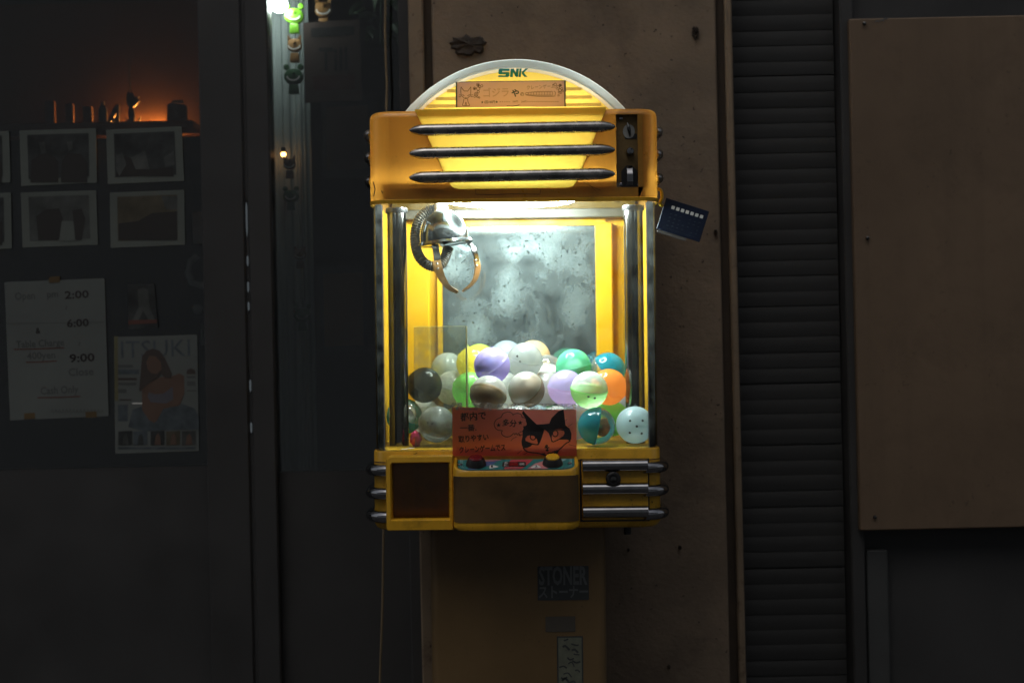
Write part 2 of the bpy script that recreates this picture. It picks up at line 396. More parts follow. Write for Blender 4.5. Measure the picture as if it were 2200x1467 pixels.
fb = bpy.data.objects.new('added_facing_building', None); C.objects.link(fb); fb.location = (0, -7.5, 0)  # unseen building added to block sky and reflect in the shop glass
tag(fb, 'unseen plain building added across the alley behind the camera to shape and reflect light', 'building')
obj('wall', box(-26, 26, -.5, 0, 0, 8.5), pm('pale_bounce_facade', (.70, .69, .66), .8, var=0, rvar=0), fb)
for i in range(8):
    for j in (1,):
        wx = -22.5 + i*6; fw = obj('window', box(wx, wx+2.2, .0, .05, 1.0 + j*3.4, 2.6 + j*3.4), pm('facing_window_frame', (.12, .12, .12), .5) if i == 0 else bpy.data.materials['facing_window_frame'], fb)
        obj('pane', box(wx+.08, wx+2.12, .052, .06, 1.08 + j*3.4, 2.52 + j*3.4), bpy.data.materials.get('facing_pane') or pm('facing_pane', (.03, .035, .04), .1), fw)
Z1 = 2.75
def bx(name, m, parent, x0, x1, y0, y1, z0, z1, b=0.0):
    return obj(name, bbox(x0, x1, y0, y1, z0, z1, b) if b else box(x0, x1, y0, y1, z0, z1), m, parent)
shop = thing('shop_building', 'dark street front with stained plaster pier, black window frames and slatted shutter', 'building', (0, .6, 0))
def sb(name, m, parent, x0, x1, y0, y1, z0, z1, b=0.0): return bx(name, m, parent, x0, x1, y0-.6, y1-.6, z0, z1, b)
# plaster pier: x from the photograph's edges
pL, pR = W(898, 700, .56)[0] - .008, W(1587, 733, .56)[0]
gl0, gl1 = W(931, 733, .56)[0] - .008, W(949, 733, .56)[0] - .008
gr0, gr1 = W(1553, 733, .56)[0], W(1572, 733, .56)[0]
pier = sb('pier', M['plaster'], shop, gl1, gr0, .560, 1.5, 0, Z1, .004)
sb('edge_strip', M['strip'], pier, pL, gl0, .556, .9, 0, Z1, .004)
sb('edge_strip', M['strip'], pier, gr1, pR, .556, .9, 0, Z1, .004)
sb('groove', M['groove'], pier, gl0, gl1, .576, .9, 0, Z1)
sb('groove', M['groove'], pier, gr0, gr1, .576, .9, 0, Z1)
def lump(cx, cz, w, h, seed):
    rd = random.Random(seed); o = []
    n = 26; rad = [1 + rd.uniform(-.22, .2) for _ in range(n)]
    V = [(cx, -.052, cz)]; F = []
    for ring, f in ((1, .35), (2, .65), (3, .86), (4, 1.0)):
        for i in range(n):
            a = i*2*PI/n
            V.append((cx + w*f*rad[i]*math.cos(a), (-.041 if ring == 4 else -.046 - rd.uniform(0, .006)), cz + h*f*rad[i]*math.sin(a)))
    for i in range(n): F.append((0, 1+i, 1+(i+1) % n))
    for r_ in range(3):
        for i in range(n): F.append((1+r_*n+i, 1+(r_+1)*n+i, 1+(r_+1)*n+(i+1) % n, 1+r_*n+(i+1) % n))
    return V, F
x, z = W(1008, 98, .56); tag(obj('torn_patch', lump(x, z, .046, .026, 3), M['stain'], pier), 'dark torn lump of old adhesive')
x, z = W(1493, 72, .56); tag(obj('torn_patch', lump(x, z, .009, .016, 5), M['stain'], pier), 'small dark scar in the plaster')
for px, py, s in ((1460, 1175, .004), (1350, 1180, .003), (1537, 500, .005), (1437, 1430, .004), (1380, 240, .003)):
    x, z = W(px, py, .56); obj('pit', lump(x, z, s, s*1.4, int(px)), M['groove'], pier)
# shop front on the left
yF = .60
xw1 = W(436, 600, yF)[0]; xp1 = W(586, 600, yF)[0]; xd1 = pL - .03
sb('corner_post', M['frame'], shop, xd1, pL, .61, .9, 0, Z1, .003)
gx = W(534, 700, yF)[0]
sb('door_post', M['frame'], shop, xw1, gx-.0045, .60, .68, 0, Z1, .004)
sb('door_post', M['frame'], shop, gx+.0045, xp1, .60, .68, 0, Z1, .004)
sb('door_stop', M['frame'], shop, gx-.0043, gx+.0043, .6085, .67, 0, Z1)
zs = W(300, 1005, yF)[1]
kick = sb('kick_panel', M['frame'], shop, -2.6, xw1, .6302, .68, 0, zs)
sb('door_rail', M['frame'], shop, xp1, xd1, .6302, .67, 0, .93)
sb('window_pane', M['glass'], shop, -2.6, xw1, .630, .634, zs, 2.45)
sb('door_pane', M['glass'], shop, xp1, xd1, .630, .634, .93, 2.45)
sb('lintel', M['frame'], shop, -2.6, xd1, .60, .9, 2.45, Z1, .004)
sb('back_wall', M['dark'], shop, -2.6, pL, 1.75, 1.8, 0, Z1)
sb('side_wall', M['dark'], shop, -2.7, -2.6, .6, 1.8, 0, Z1)
sb('room_ceiling', M['dark'], shop, -2.6, pL, .9, 1.75, 2.5, 2.55)
sb('room_floor', M['dark'], shop, -2.6, pL, .68, 1.75, 0, .02)
sb('partition', M['dark'], shop, xw1-.01, xw1+.02, .70, 1.75, 0, 2.5)
# right of the pier: slatted shutter, post, recess
xs1 = W(1815, 733, .62)[0]
shut = sb('louvre_shutter', M['frame'], shop, pR, xs1, .680, .70, 0, 2.6)
sl_me = None; nsl = 62; pitch = .0395
for i in range(nsl):
    if sl_me is None:
        prof = [(-.0086, 0), (-.0090, .0012), (-.0087, .0370), (-.0080, .0393), (.004, .0393), (.002, .0)]
        sl_me = mesh('slat', *loft([[(xx, p[0], p[1]) for p in prof] for xx in (pR+.004, xs1-.004)]), angle=.5)
    obj('slat', sl_me, M['slat'], shut, (0, .066, .06 + i*pitch + random.uniform(-.0025, .0025))).rotation_euler = (random.uniform(-.03, .03), random.uniform(-.0012, .0012), 0)
sb('shutter_post', M['frame'], shop, xs1, xs1+.035, .60, .70, 0, Z1, .004)
sb('recess_wall', M['frame'], shop, xs1+.035, 2.6, .64, .75, 0, Z1)
x0, _ = W(1862, 1300, .62); x1, _ = W(1908, 1300, .62); _, zt = W(1885, 1180, .62)
sb('conduit', M['post'], shop, x0, x1, .612, .639, 0, zt, .003)
sb('upper_wall', M['dark'], shop, -2.7, 2.6, .70, 1.5, Z1, 4.2)
# brown board screwed over the recess
xb0, zb1 = W(1836, 590, .58)[0], W(1836, 41, .58)[1]; zb0 = W(1850, 1140, .58)[1]
bd = tag(obj('board', bbox(0, 1.25, -.012, .012, 0, zb1-zb0, .003), M['board'], None, (xb0, .592, zb0)), 'large plain brown board screwed over the dark recess right of the shutter', 'board')
for px, py in ((1856, 52), (1863, 512), (1879, 1110)):
    x, z = W(px, py, .58); obj('screw', lathe([(.0052, -.003), (.0045, -.0055), (.0015, -.007)], 10, 'y', (x-xb0, -.0125, z-zb0)), M['steel'], bd)
x, z = W(1890, 46, .58)
obj('chipped_paint', join(*[ribbon([(x-xb0+dx, z-zb0+dz), (x-xb0+dx+.006, z-zb0+dz+.003), (x-xb0+dx+.010, z-zb0+dz-.001)], .003, -.0128) for dx, dz in ((0, 0), (.009, .004), (-.012, -.002))]), M['stickergrey'], bd)

# ------------------------------------------------------------------ things in the shop window
def WL(px, py, y):
    x, z = W(px, py, y); return Vector((x, z))
yP = .628               # papers taped to the inside of the pane are just behind it
def paper_thing(name, label, cat, quad, y, m, group=None, b=.0):
    c = sum((WL(*q, y) for q in quad), Vector((0, 0)))/len(quad)
    pl = [tuple(WL(*q, y)-c) for q in quad]
    o = obj(name, prism(pl, -.0006, .0006), m, None, (c.x, y, c.y)); tag(o, label, cat, group)
    def loc(px, py): v = WL(px, py, y)-c; return (v.x, v.y)
    return o, loc
yI = .6275
photos = [
 ((42, 281), (207, 276), (209, 393), (46, 400), 'photo', 'bordered photo of two dark figures, upper row, left of the sun-bright one'),
 ((228, 279), (391, 272), (396, 389), (232, 396), 'photo', 'bordered dark photo right under the amber lamp'),
 ((45, 414), (207, 409), (211, 526), (49, 532), 'photo2', 'bordered grey photo of animals, lower row middle'),
 ((236, 414), (396, 408), (398, 526), (238, 533), 'photo3', 'bordered brownish landscape photo, lower row nearest the black post'),
 ((-138, 287), (20, 282), (23, 392), (-134, 398), 'photo', 'bordered photo cut by the left frame edge, upper row'),
 ((-136, 420), (24, 414), (26, 534), (-132, 540), 'photo', 'bordered photo cut by the left frame edge, lower row')]
photos[0] = photos[0][:5] + ('bordered photo of two dark figures, upper row, second from the amber lamp end',)
for i, (a, b_, c_, d_, m, lab) in enumerate(photos):
    o, loc = paper_thing('photo_print', lab, 'photo', (a, b_, c_, d_), yI, M['photoframe'], 'bordered photos in the shop window')
    cx = (a[0]+b_[0]+c_[0]+d_[0])/4; cy = (a[1]+b_[1]+c_[1]+d_[1])/4
    def sh(p, f=.80, g=.80): return (cx+(p[0]-cx)*f, cy-2+(p[1]-cy)*g)
    pic = obj('picture', sheet([loc(*sh(q)) for q in (a, b_, c_, d_)], -.0009), M[m], o)
    sil = []
    if i in (0, 4):
        sil = [[(-60, 55), (-58, 8), (-40, -5), (-15, -5), (0, 10), (0, 55)], [(5, 55), (8, 10), (20, -8), (48, -6), (62, 12), (62, 55)]]
        lites = [[(-42, -30), (-30, -32), (-26, -8), (-36, -6)], [(18, -32), (30, -34), (30, -16), (22, -12)]]
    elif i == 1: sil = [[(-62, 45), (-50, 0), (-20, 10), (10, 30), (60, 25), (62, 46)]]; lites = [[(-62, 0), (-48, -5), (-40, 20), (-55, 45), (-62, 30)], [(40, 5), (62, -10), (64, 20), (44, 25)], [(-30, 5), (0, -10), (10, 30), (-20, 30)]]
    elif i == 2: sil = [[(-45, 46), (-50, -5), (-30, -20), (0, -22), (8, 0), (-2, 46)], [(35, 46), (30, 0), (28, -18), (48, -22), (56, 0), (48, 46)]]; lites = [[(0, 48), (5, 5), (30, 5), (34, 48)]]
    elif i == 3: sil = [[(-62, 46), (-62, 10), (-20, 5), (10, -12), (64, -16), (64, 46)]]; lites = [[(30, -48), (64, -48), (64, -20), (40, -20)]]
    else: sil = [[(20, 50), (25, 0), (60, 0), (60, 50)]]; lites = [[(40, -30), (52, -30), (50, -10)]]
    for q in sil: obj('dark_shape', sheet([loc(cx+p[0], cy+p[1]) for p in q], -.0012), M['posterink'], pic)
    for q in lites: obj('light_shape', sheet([loc(cx+p[0], cy+p[1]) for p in q], -.0014), M['photo2' if i != 2 else 'photoframe'], pic)
# opening hours notice
o, loc = paper_thing('hours_notice', 'handwritten opening hours sheet taped inside the window with amber tape', 'notice', ((10, 606), (225, 598), (234, 893), (22, 903)), yI, M['paper'])
def zl(u, v): return loc(u/4.444, 580 + v/4.444)      # coordinates read off an enlargement
def wr(s, u, v, wd, h, m='greyink', bold=.012, rot=.03):
    x, z = zl(u, v); kk = k(yI)/4.444
    obj('handwriting', text(s, x, z, h*kk*1.35, -.001, width=wd*kk, rot=rot, bold=bold), M[m], o)
wr('Open', 240, 258, 190, 75); wr('pm', 505, 250, 105, 70); wr('2:00', 735, 235, 230, 75, 'ink', .02); wr('~', 635, 362, 40, 70, rot=1.5)
wr('6:00', 745, 505, 210, 75, 'ink', .02); wr('&', 365, 580, 45, 60, 'ink'); wr('Table Charge', 385, 710, 460, 70); wr('400yen', 395, 825, 270, 70)
wr('~', 760, 705, 40, 70, rot=1.5); wr('9:00', 785, 838, 240, 80, 'ink', .02); wr('Close', 775, 970, 240, 75); wr('Cash Only', 570, 1155, 360, 75)
for u0, v0, u1, v1 in ((135, 758, 615, 742), (250, 880, 545, 868), (360, 1218, 770, 1205)):
    obj('underline', ribbon([zl(u0, v0), zl((u0+u1)/2, (v0+v1)/2+3), zl(u1, v1)], .0028, -.001), M['posterred'], o)
obj('handwriting', join(*[ribbon([zl(u, 1360), zl(u+12, 1325), zl(u+22, 1362)], .002, -.001) for u in range(490, 980, 34)]), M['greyink'], o)
obj('fold_line', ribbon([zl(62, 512), zl(1005, 498)], .001, -.001), M['greyink'], o)
for u, v in ((523, 92), (285, 1392), (872, 1380)):
    x, z = zl(u, v); obj('tape', sheet([(x-.014, z-.008), (x+.014, z-.007), (x+.014, z+.008), (x-.014, z+.007)], -.0016), M['tape'], o)
# small photo card
o, loc = paper_thing('photo_card', 'small dark card with a pale standing figure above the magazine', 'card', ((274, 612), (332, 610), (340, 704), (276, 708)), yI, M['photo'])
obj('figure', sheet([loc(*p) for p in ((296, 622), (308, 618), (318, 622), (322, 660), (334, 690), (322, 692), (308, 668), (296, 692), (284, 690), (298, 660))], -.001), M['photo2'], o)
obj('red_band', sheet([loc(*p) for p in ((276, 688), (338, 686), (338, 694), (276, 697))], -.0012), M['posterred'], o)
# magazine
o, loc = paper_thing('magazine', 'magazine with a long-haired model on its cover, taped in the window', 'magazine', ((245, 724), (424, 719), (428, 968), (248, 974)), yI, M['paper'])
o['label'] = 'magazine with a long-haired model on its cover, right of the hours sheet'
def zm(u, v): return loc(240 + u/3.578, 570 + v/3.578)
def pg(name, pts, m, y=-.001, par=None): return obj(name, sheet([zm(*p) for p in pts], y), M[m], par or o)
pg('spine_edge', [(20, 545), (48, 545), (52, 1040), (24, 1040)], 'spine')
x, z = zm(338, 640); obj('title_lettering', text('ITSUKI', x, z, .062, -.0011, width=530*k(yI)/3.578, bold=.0, rot=.01), M['denim'], o)
pg('jeans', [(130, 1240), (160, 1110), (260, 1070), (420, 1080), (540, 1060), (640, 1100), (672, 1160), (672, 1260), (420, 1265), (250, 1275)], 'denim', -.0012)
pg('figure', [(235, 1110), (235, 950), (300, 900), (370, 860), (470, 850), (520, 830), (558, 850), (560, 980), (525, 1075), (400, 1100), (350, 1190), (330, 1210), (290, 1190)], 'skin', -.0014)
pg('top', [(285, 975), (340, 990), (400, 985), (470, 930), (475, 1030), (420, 1060), (300, 1050), (280, 1010)], 'toplilac', -.0016)
pg('hair', [(212, 960), (235, 700), (270, 655), (320, 640), (370, 655), (410, 710), (465, 830), (460, 868), (410, 865), (385, 830), (350, 870), (290, 905), (250, 935), (225, 970)], 'hair', -.0018)
pg('face', [(268, 745), (290, 695), (340, 700), (380, 745), (385, 800), (350, 832), (310, 830), (280, 800)], 'skin', -.002)
for i, (u0, v0, u1, v1, m) in enumerate(((50, 765, 165, 785, 'greyink'), (50, 800, 212, 835, 'denim'), (50, 865, 195, 882, 'hair'), (50, 900, 190, 920, 'greyink'), (50, 950, 115, 980, 'greyink'), (62, 1028, 155, 1038, 'hair'), (160, 1055, 240, 1065, 'white'),
    (50, 1070, 125, 1195, 'denim'), (578, 850, 645, 865, 'greyink'), (580, 890, 645, 925, 'greyink'), (580, 958, 650, 968, 'greyink'), (50, 1395, 645, 1412, 'denim'))):
    pg('text_block', [(u0, v0), (u1, v0), (u1, v1), (u0, v1)], m)
pg('badge', [(575, 835), (580, 805), (610, 790), (640, 805), (648, 835)], 'hair')
for i, u in enumerate((52, 168, 300, 420, 540)):
    t_ = pg('thumbnail', [(u, 1275), (u+108, 1270), (u+108, 1378), (u, 1382)], ('photo', 'denim', 'photo', 'photo3', 'photo2')[i], -.0013)
    pg('thumbnail_figure', [(u+30, 1378), (u+40, 1310), (u+60, 1290), (u+75, 1320), (u+80, 1378)], ('photo2', 'photo', 'skin', 'skin', 'skin')[i], -.0016, t_)
# shelf with amber lamp and silhouettes above the photos
ySh = .78
x0, z0 = W(190, 270, ySh); x1, _ = W(425, 270, ySh)
sh = tag(obj('shelf', bbox(x0-.9, x1, ySh-.06, ySh+.045, z0-.02, z0-.001, .002), M['shelfwood']), 'dark wooden shelf behind the window above the bordered photos', 'shelf')
obj('backdrop', box(x0-.9, x1, ySh+.10, ySh+.11, z0-.02, z0+.35), M['amberpaper'], sh)
def silh(name, label, cat, px, py, polys, y=ySh, m='black', sc=1.0):
    x, z = W(px, py, y); kk = k(y)*sc
    o = thing(name, label, cat, (x, y, z))
    for nm, q in polys: obj(nm, prism([(p[0]*kk, p[1]*kk) for p in q], -.006, .006, .001), M[m], o)
    return o
lt = thing('letter_ornament', 'small dark standing letter A ornament lit from behind by the amber lamp', 'ornament', (W(243, 270, ySh)[0], ySh, z0))
kk = k(ySh)
obj('stroke', prism([(p[0]*kk, p[1]*kk) for p in ((-14, 0), (-6, 0), (14, 36), (12, 44), (4, 40))], -.005, .005), M['black'], lt)
obj('stroke', prism([(p[0]*kk, p[1]*kk) for p in ((6, 0), (14, 0), (14.5, 44), (11, 44))], -.0055, .0055), M['black'], lt)
obj('stroke', prism([(p[0]*kk, p[1]*kk) for p in ((-4, 8), (8, 8), (8, 14), (-1, 14))], -.0045, .0045), M['black'], lt)
silh('figurine', 'dark long-necked bird figurine between two pointed leaves on the shelf', 'figurine', 283, 270,
     (('body', [(-5, 0), (6, 0), (8, 20), (5, 38), (10, 50), (18, 62), (8, 60), (3, 72), (-4, 60), (-2, 44), (-6, 30)]), ('leaf', [(-5.5, 0), (-16, 18), (-5, 12)]), ('leaf', [(6.5, 0), (20, 18), (16, 2)])))
silh('knob_ornament', 'tiny round dark knob on the shelf before the amber light', 'ornament', 323, 270, (('base', [(-5, 0), (5, 0), (4, 5), (-4, 5)]), ('ball', disc2(0, 6.5, 4))))
silh('jar', 'dark tall jar at the right end of the lamp shelf', 'jar', 382, 270, (('body', roundpoly([(-24, 0), (22, 0), (20, 44), (-20, 48)], 5)), ('lid', [(-12, 48), (14, 47), (12, 54), (-10, 54)])))
silh('bottle', 'dark slim bottle on the shelf left of the letter ornament', 'bottle', 222, 270, (('body', roundpoly([(-9, 0), (9, 0), (9, 34), (3, 44), (-3, 44), (-9, 34)], 2)), ('cap', [(-3.5, 44.2), (3.5, 44.2), (3.5, 52), (-3.5, 52)])))
silh('hanging_bird', 'dark hanging bird ornament over the amber light', 'ornament', 282, 218, (('body', roundpoly([(-8, -10), (2, -16), (12, -8), (20, 2), (8, 4), (2, 14), (-6, 22), (-10, 8)], 3)), ('cord', [(-2, 22), (-1, 22), (-1, 90), (-2, 90)])))
for i, (px, h) in enumerate(((150, 46), (190, 40), (110, 52))):
    silh('book', ('thick', 'slim', 'tall')[i] + ' dark book standing on the shelf left of the letter ornament', 'book', px, 270, (('cover', [(-8-i*2, 0), (8, 0), (8, h), (-8-i*2, h)]), ('page_block', [(8.2, 1), (9.5, 1), (9.5, h-2), (8.2, h-2)])), m='shelfwood')
lp = thing('amber_lamp', 'amber lamp glowing on the shelf behind the dark letter and bird', 'lamp', (W(315, 268, ySh)[0], ySh+.06, z0))
for px in (283, 322, 345): obj('bulb', sphere(.0045, (W(px, 268, ySh+.06)[0]-lp.location.x, .030, -.007), 12, 8), M['amber'], lp)
obj('base', bbox(-.06, .06, .024, .036, -.024, -.0125, .001), M['black'], lp)
# pale ornaments at the right edge of the window, catching light
def orn(name, label, cat, px, py, y, geo, m='ceramic'):
    x, z = W(px, py, y); return tag(obj(name, geo, M[m], None, (x, y, z)), label, cat)
yo = .78
orn('ceramic_hook', 'pale curved ceramic handle shining at the window edge beside the black post', 'ornament', 416, 590, yo, tube([(.012, 0, .05), (-.006, 0, .035), (-.014, 0, .005), (-.004, 0, -.022), (.02, 0, -.03), (.04, 0, -.026)], .010, 10))
orn('glass_ball', 'small pale ball shining below the ceramic handle by the black post', 'ornament', 425, 664, yo, sphere(.014, n=16, m=10))
orn('candle', 'short white candle beside the magazine top, near the black post', 'candle', 436, 722, yo, lathe([(.005, -.024), (.005, .018), (.003, .022), (.001, .03)], 12))
orn('picture_panel', 'small upright cream panel at the window edge above the ceramic handle', 'panel', 424, 490, yo, bbox(-.012, .03, -.004, .004, -.042, .042, .002))
ol = thing('ornament_fill_lamp', 'unseen lamp added behind the black door post to light the pale ornaments', 'lamp', (W(470, 560, yo)[0], yo-.03, W(470, 560, yo)[1]))  # unseen fill lamp, added so the pale ornaments light up
obj('bulb', sphere(.011, n=12, m=8), emit('ornament_fill_glow', (1, .86, .7), 5), ol); obj('holder', lathe([(.008, .009), (.010, .03), (.004, .036)], 12), M['black'], ol)
# gap between the door posts: added glowing slivers stand in for light glints
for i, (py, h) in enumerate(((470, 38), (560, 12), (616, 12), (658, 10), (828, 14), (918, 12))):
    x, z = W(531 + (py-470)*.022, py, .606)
    t_ = thing('glint_sliver', 'added glowing sliver standing in for a glint in the black door post gap, %s from the top' % ('first', 'second', 'third', 'fourth', 'fifth', 'lowest')[i], 'bulb', (gx + .0003, .6055, z), 'added glint slivers in the door gap')
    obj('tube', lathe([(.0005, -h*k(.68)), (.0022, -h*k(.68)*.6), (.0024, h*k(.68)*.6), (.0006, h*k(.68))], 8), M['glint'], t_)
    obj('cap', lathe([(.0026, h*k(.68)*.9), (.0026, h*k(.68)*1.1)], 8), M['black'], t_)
# pale curtain with bulbs, garland, poster, plant behind the door pane
yC = .83
xc0, xc1 = W(586, 300, yC)[0]-.02, W(668, 300, yC)[0]
def curtain():
    V, F = [], []; n = 24
    for i in range(n+1):
        x = xc0 + (xc1-xc0)*i/n; d = .006*math.sin(i*.9) + .004*math.sin(i*2.3)
        V += [(x-xc0, d, .45), (x-xc0, d*.7, 2.4)]
        if i: F.append((2*i-2, 2*i, 2*i+1, 2*i-1))
    return V, F
tag(obj('curtain', curtain(), M['pale'], None, (xc0, yC, 0)), 'pale hanging cloth behind the door glass', 'curtain')
bl = thing('bulb_lamp', 'bare white bulb shining at the top behind the door glass', 'lamp', (W(600, 10, .685)[0], .685, W(600, 10, .685)[1]))
obj('bulb', sphere(.022, n=20, m=14), M['bulb'], bl); obj('socket', lathe([(.012, .018), (.014, .05), (.003, .056)], 14), M['black'], bl); obj('cord', tube([(0, 0, .05), (.002, 0, .3), (0, 0, .5)], .003, 8), M['black'], bl)
bl = thing('bulb_lamp', 'small warm bulb glowing low behind the door glass', 'lamp', (W(609, 332, .79)[0], .79, W(609, 332, .79)[1]))
obj('bulb', sphere(.007, n=14, m=10), M['warmbulb'], bl); obj('socket', lathe([(.006, .005), (.006, .018), (.002, .02)], 12), M['black'], bl)
yG = .72
def pend(par, kind, px, py, s, m, y=yG):
    x, z = W(px, py, y); x -= par.location.x; z -= par.location.z; kk = k(y)*s
    y -= par.location.y
    P = lambda q: [(x+p[0]*kk, z+p[1]*kk) for p in q]
    head = roundpoly([(-20, 4), (-21, -8), (-12, -18), (12, -18), (21, -8), (20, 4), (10, 14), (-10, 14)], 7) if kind == 'frog' else roundpoly([(-15, 8), (-16, -8), (-8, -16), (8, -16), (16, -8), (15, 8), (8, 13), (-8, 13)], 5)
    ears = [disc2(-15, 18, 6.5, 14), disc2(15, 18, 6.5, 14)] if kind == 'frog' else [[(-15, 8.5), (-15, 22), (-7, 13.5)], [(15, 8.5), (15, 22), (7, 13.5)]]
    body = roundpoly([(-9, -18.3), (9, -18.3), (11, -40), (-11, -40)], 2)
    h = obj(kind + '_pendant', join(prism(P(head), y-.006, y+.006, .002), *[prism(P(e), y-.004, y+.0045, .001) for e in ears], prism(P(body), y-.005, y+.005, .001)), M[m], par)
    obj('smile', join(ribbon(P([(-13*math.cos(a), -2-9*math.sin(a)) for a in [i*PI/12 for i in range(13)]]), 3.0*kk, y-.0085)), M['white'], h)
    obj('snout', prism(P(disc2(0, 5, 4, 12)), y-.009, y-.005, .001), M[m], h)
g1 = thing('garland', 'hanging garland of wooden frog and bear pendants beside the white bulb', 'garland', (W(632, 0, yG)[0], yG, W(632, -60, yG)[1]))
pend(g1, 'frog', 632, 33, 1.0, 'frog'); pend(g1, 'bear', 633, 97, .95, 'bear'); pend(g1, 'frog', 631, 163, 1.0, 'frogdark')
x, z = W(632, -60, yG); obj('string', tube([(0, 0, 0), (0, .001, -.08), (.001, 0, -.27)], .0008, 6), M['black'], g1)
g2 = thing('garland', 'second wooden garland with an orange-brown bear, right of the lit green frog', 'garland', (W(695, 0, yG)[0], yG, W(695, -60, yG)[1]))
pend(g2, 'bear', 695, 20, 1.1, 'bear'); obj('string', tube([(0, 0, 0), (.001, 0, -.08)], .0008, 6), M['black'], g2)
g3 = thing('garland', 'dim garland of dark pendants hanging lower behind the door glass', 'garland', (W(644, 330, yG)[0], yG, W(644, 330, yG)[1]))
pend(g3, 'bear', 622, 352, .8, 'beardark'); pend(g3, 'bear', 645, 545, .8, 'beardark'); pend(g3, 'frog', 650, 675, .9, 'frogdark'); pend(g3, 'frog', 625, 420, .8, 'frogdark')
obj('string', tube([(0, .01, 0), (.001, .01, -.2), (.004, .01, -.42)], .0008, 6), M['black'], g3)
yQ = .70
o, loc = paper_thing('poster', 'dim brownish poster behind the door glass right of the frog garland', 'poster', ((652, 50), (772, 42), (778, 216), (656, 222)), yQ, M['poster'])
x, z = loc(716, 128); obj('lettering', text('Till', x, z, .085, -.0012, width=.075, bold=.02), M['posterink'], o)
obj('red_band', sheet([loc(*p) for p in ((672, 165), (762, 160), (764, 192), (674, 196))], -.001), M['posterred'], o)
obj('dark_band', sheet([loc(*p) for p in ((668, 62), (760, 56), (761, 76), (669, 82))], -.001), M['posterink'], o)
for i, (q, lab) in enumerate(((((690, 215), (800, 210), (800, 380), (692, 385)), 'dark framed picture under the brownish poster behind the door glass'), (((684, 570), (790, 566), (792, 760), (688, 764)), 'dark framed portrait low behind the door glass beside the machine'))):
    o, loc = paper_thing('framed_picture', lab, 'picture', q, yQ+.02, M['photo'])
    c0 = [((a[0]-q[0][0])*.8 + q[0][0] + (q[1][0]-q[0][0])*.1, (a[1]-q[0][1])*.8 + q[0][1] + (q[2][1]-q[0][1])*.1) for a in q]
    obj('print', sheet([loc(*p) for p in c0], -.001), M['beardark' if i else 'poster'], o)
# hanging leaves
pl = thing('hanging_plant', 'dark leafy plant hanging at the top behind the door glass', 'plant', (W(815, -20, .72)[0], .72, W(815, -20, .72)[1]))
def leafgeo(c, d, l, wd):
    d = Vector(d).normalized(); s = d.cross(Vector((0, 1, .3))).normalized(); n = d.cross(s)
    V = []; c = Vector(c)
    for t, f in ((0, .05), (.25, .8), (.55, 1), (.8, .6), (1, .03)):
        V += [tuple(c+d*l*t - s*wd*f), tuple(c+d*l*t + n*wd*.3 - Vector((0,0,l*.25*t*t))), tuple(c+d*l*t + s*wd*f)]
    F = []
    for i in range(4): F += [(3*i, 3*i+1, 3*i+4, 3*i+3), (3*i+1, 3*i+2, 3*i+5, 3*i+4)]
    return V, F
rd = random.Random(11)
for i in range(26):
    a = rd.uniform(0, 2*PI); rr = rd.uniform(0, .05)
    obj('leaf', leafgeo((rr*math.cos(a), rr*.6*math.sin(a), rd.uniform(-.13, .03)), (math.cos(a), math.sin(a)*.5, rd.uniform(-1, .3)), rd.uniform(.025, .05), rd.uniform(.008, .016)), M['leaf'], pl)
obj('stem', tube([(0, 0, .25), (.004, 0, 0), (0, .002, -.14)], .002, 6), M['leaf'], pl)

# ------------------------------------------------------------------ power cable down the front of the shop
yK = .55
pts = [W(px, py, yK) for px, py in ((829, -60), (828, 0), (827, 60), (829, 130), (831, 180), (830, 240), (829, 420), (827, 700), (826, 1000), (824, 1140), (822, 1300), (816, 1467))]
tag(obj('power_cable', tube([(p[0]-pts[0][0], 0, p[1]) for p in pts] + [(pts[-1][0]-pts[0][0]-.01, 0, .25), (pts[-1][0]-pts[0][0]+.02, 0, .02)], .0030, 8), M['cable'], None, (pts[0][0], yK, 0)), 'thin tan power cable running down behind the claw machine', 'cable')

# ------------------------------------------------------------------ the claw machine
mc = thing('claw_machine', 'yellow tabletop claw machine with lit arched header on a pedestal', 'claw machine', mat4=MROOT)
HW = .307; ZT = 1.7385; ZH = 1.546; RC = .045; DEP = .50
ZF = 1.0205             # cabinet floor
# header: outer shell with a front face pierced for the light panel and the switch recess
hl = rrect(HW, 0, DEP, RC)
n0 = len(hl)
rows = [[(x, y, ZH) for x, y in hl], [(x, y, ZT-.014) for x, y in hl]]
V, F = loft(rows, True, False, False)
F = [f for f in F if not (f[0] == n0-1 and f[1] == 0)]
cap = [[(x, y, ZT-.014+.014*math.sin(a)) for x, y in rrect(HW, 0, DEP, RC, .014*(1-math.cos(a)))] for a in (0, .4, .8, 1.2, PI/2)]
fx = HW - RC
pan = [L(906, 250), L(1296, 246), L(1236, 405), L(974, 407)]
pan = [(-.2005, ZT-.0145), (.1905, ZT-.0145), (.1265, 1.5715), (-.1305, 1.5715)]
rc0, rc1 = L(1323, 247, 0), L(1382, 403, 0)
rec = [(rc0[0], rc1[1]), (rc1[0], rc1[1]), (rc1[0], rc0[1]), (rc0[0], rc0[1])]
def ringq(o4, h4): return [[o4[q], o4[(q+1) % 4], h4[(q+1) % 4], h4[q]] for q in range(4)]
xs_ = (pan[1][0] + rec[0][0])/2; zt0 = ZT-.014
ph = [(p[0]*.985, min(p[1], ZT-.018)+.002) for p in (pan[3], pan[2], pan[1], pan[0])]
fq = ringq([(-fx, ZH), (xs_, ZH), (xs_, zt0), (-fx, zt0)], ph) + ringq([(xs_, ZH), (fx, ZH), (fx, zt0), (xs_, zt0)], rec)
front = ([(p[0], 0, p[1]) for q in fq for p in q], [tuple(range(4*q, 4*q+4)) for q in range(len(fq))])
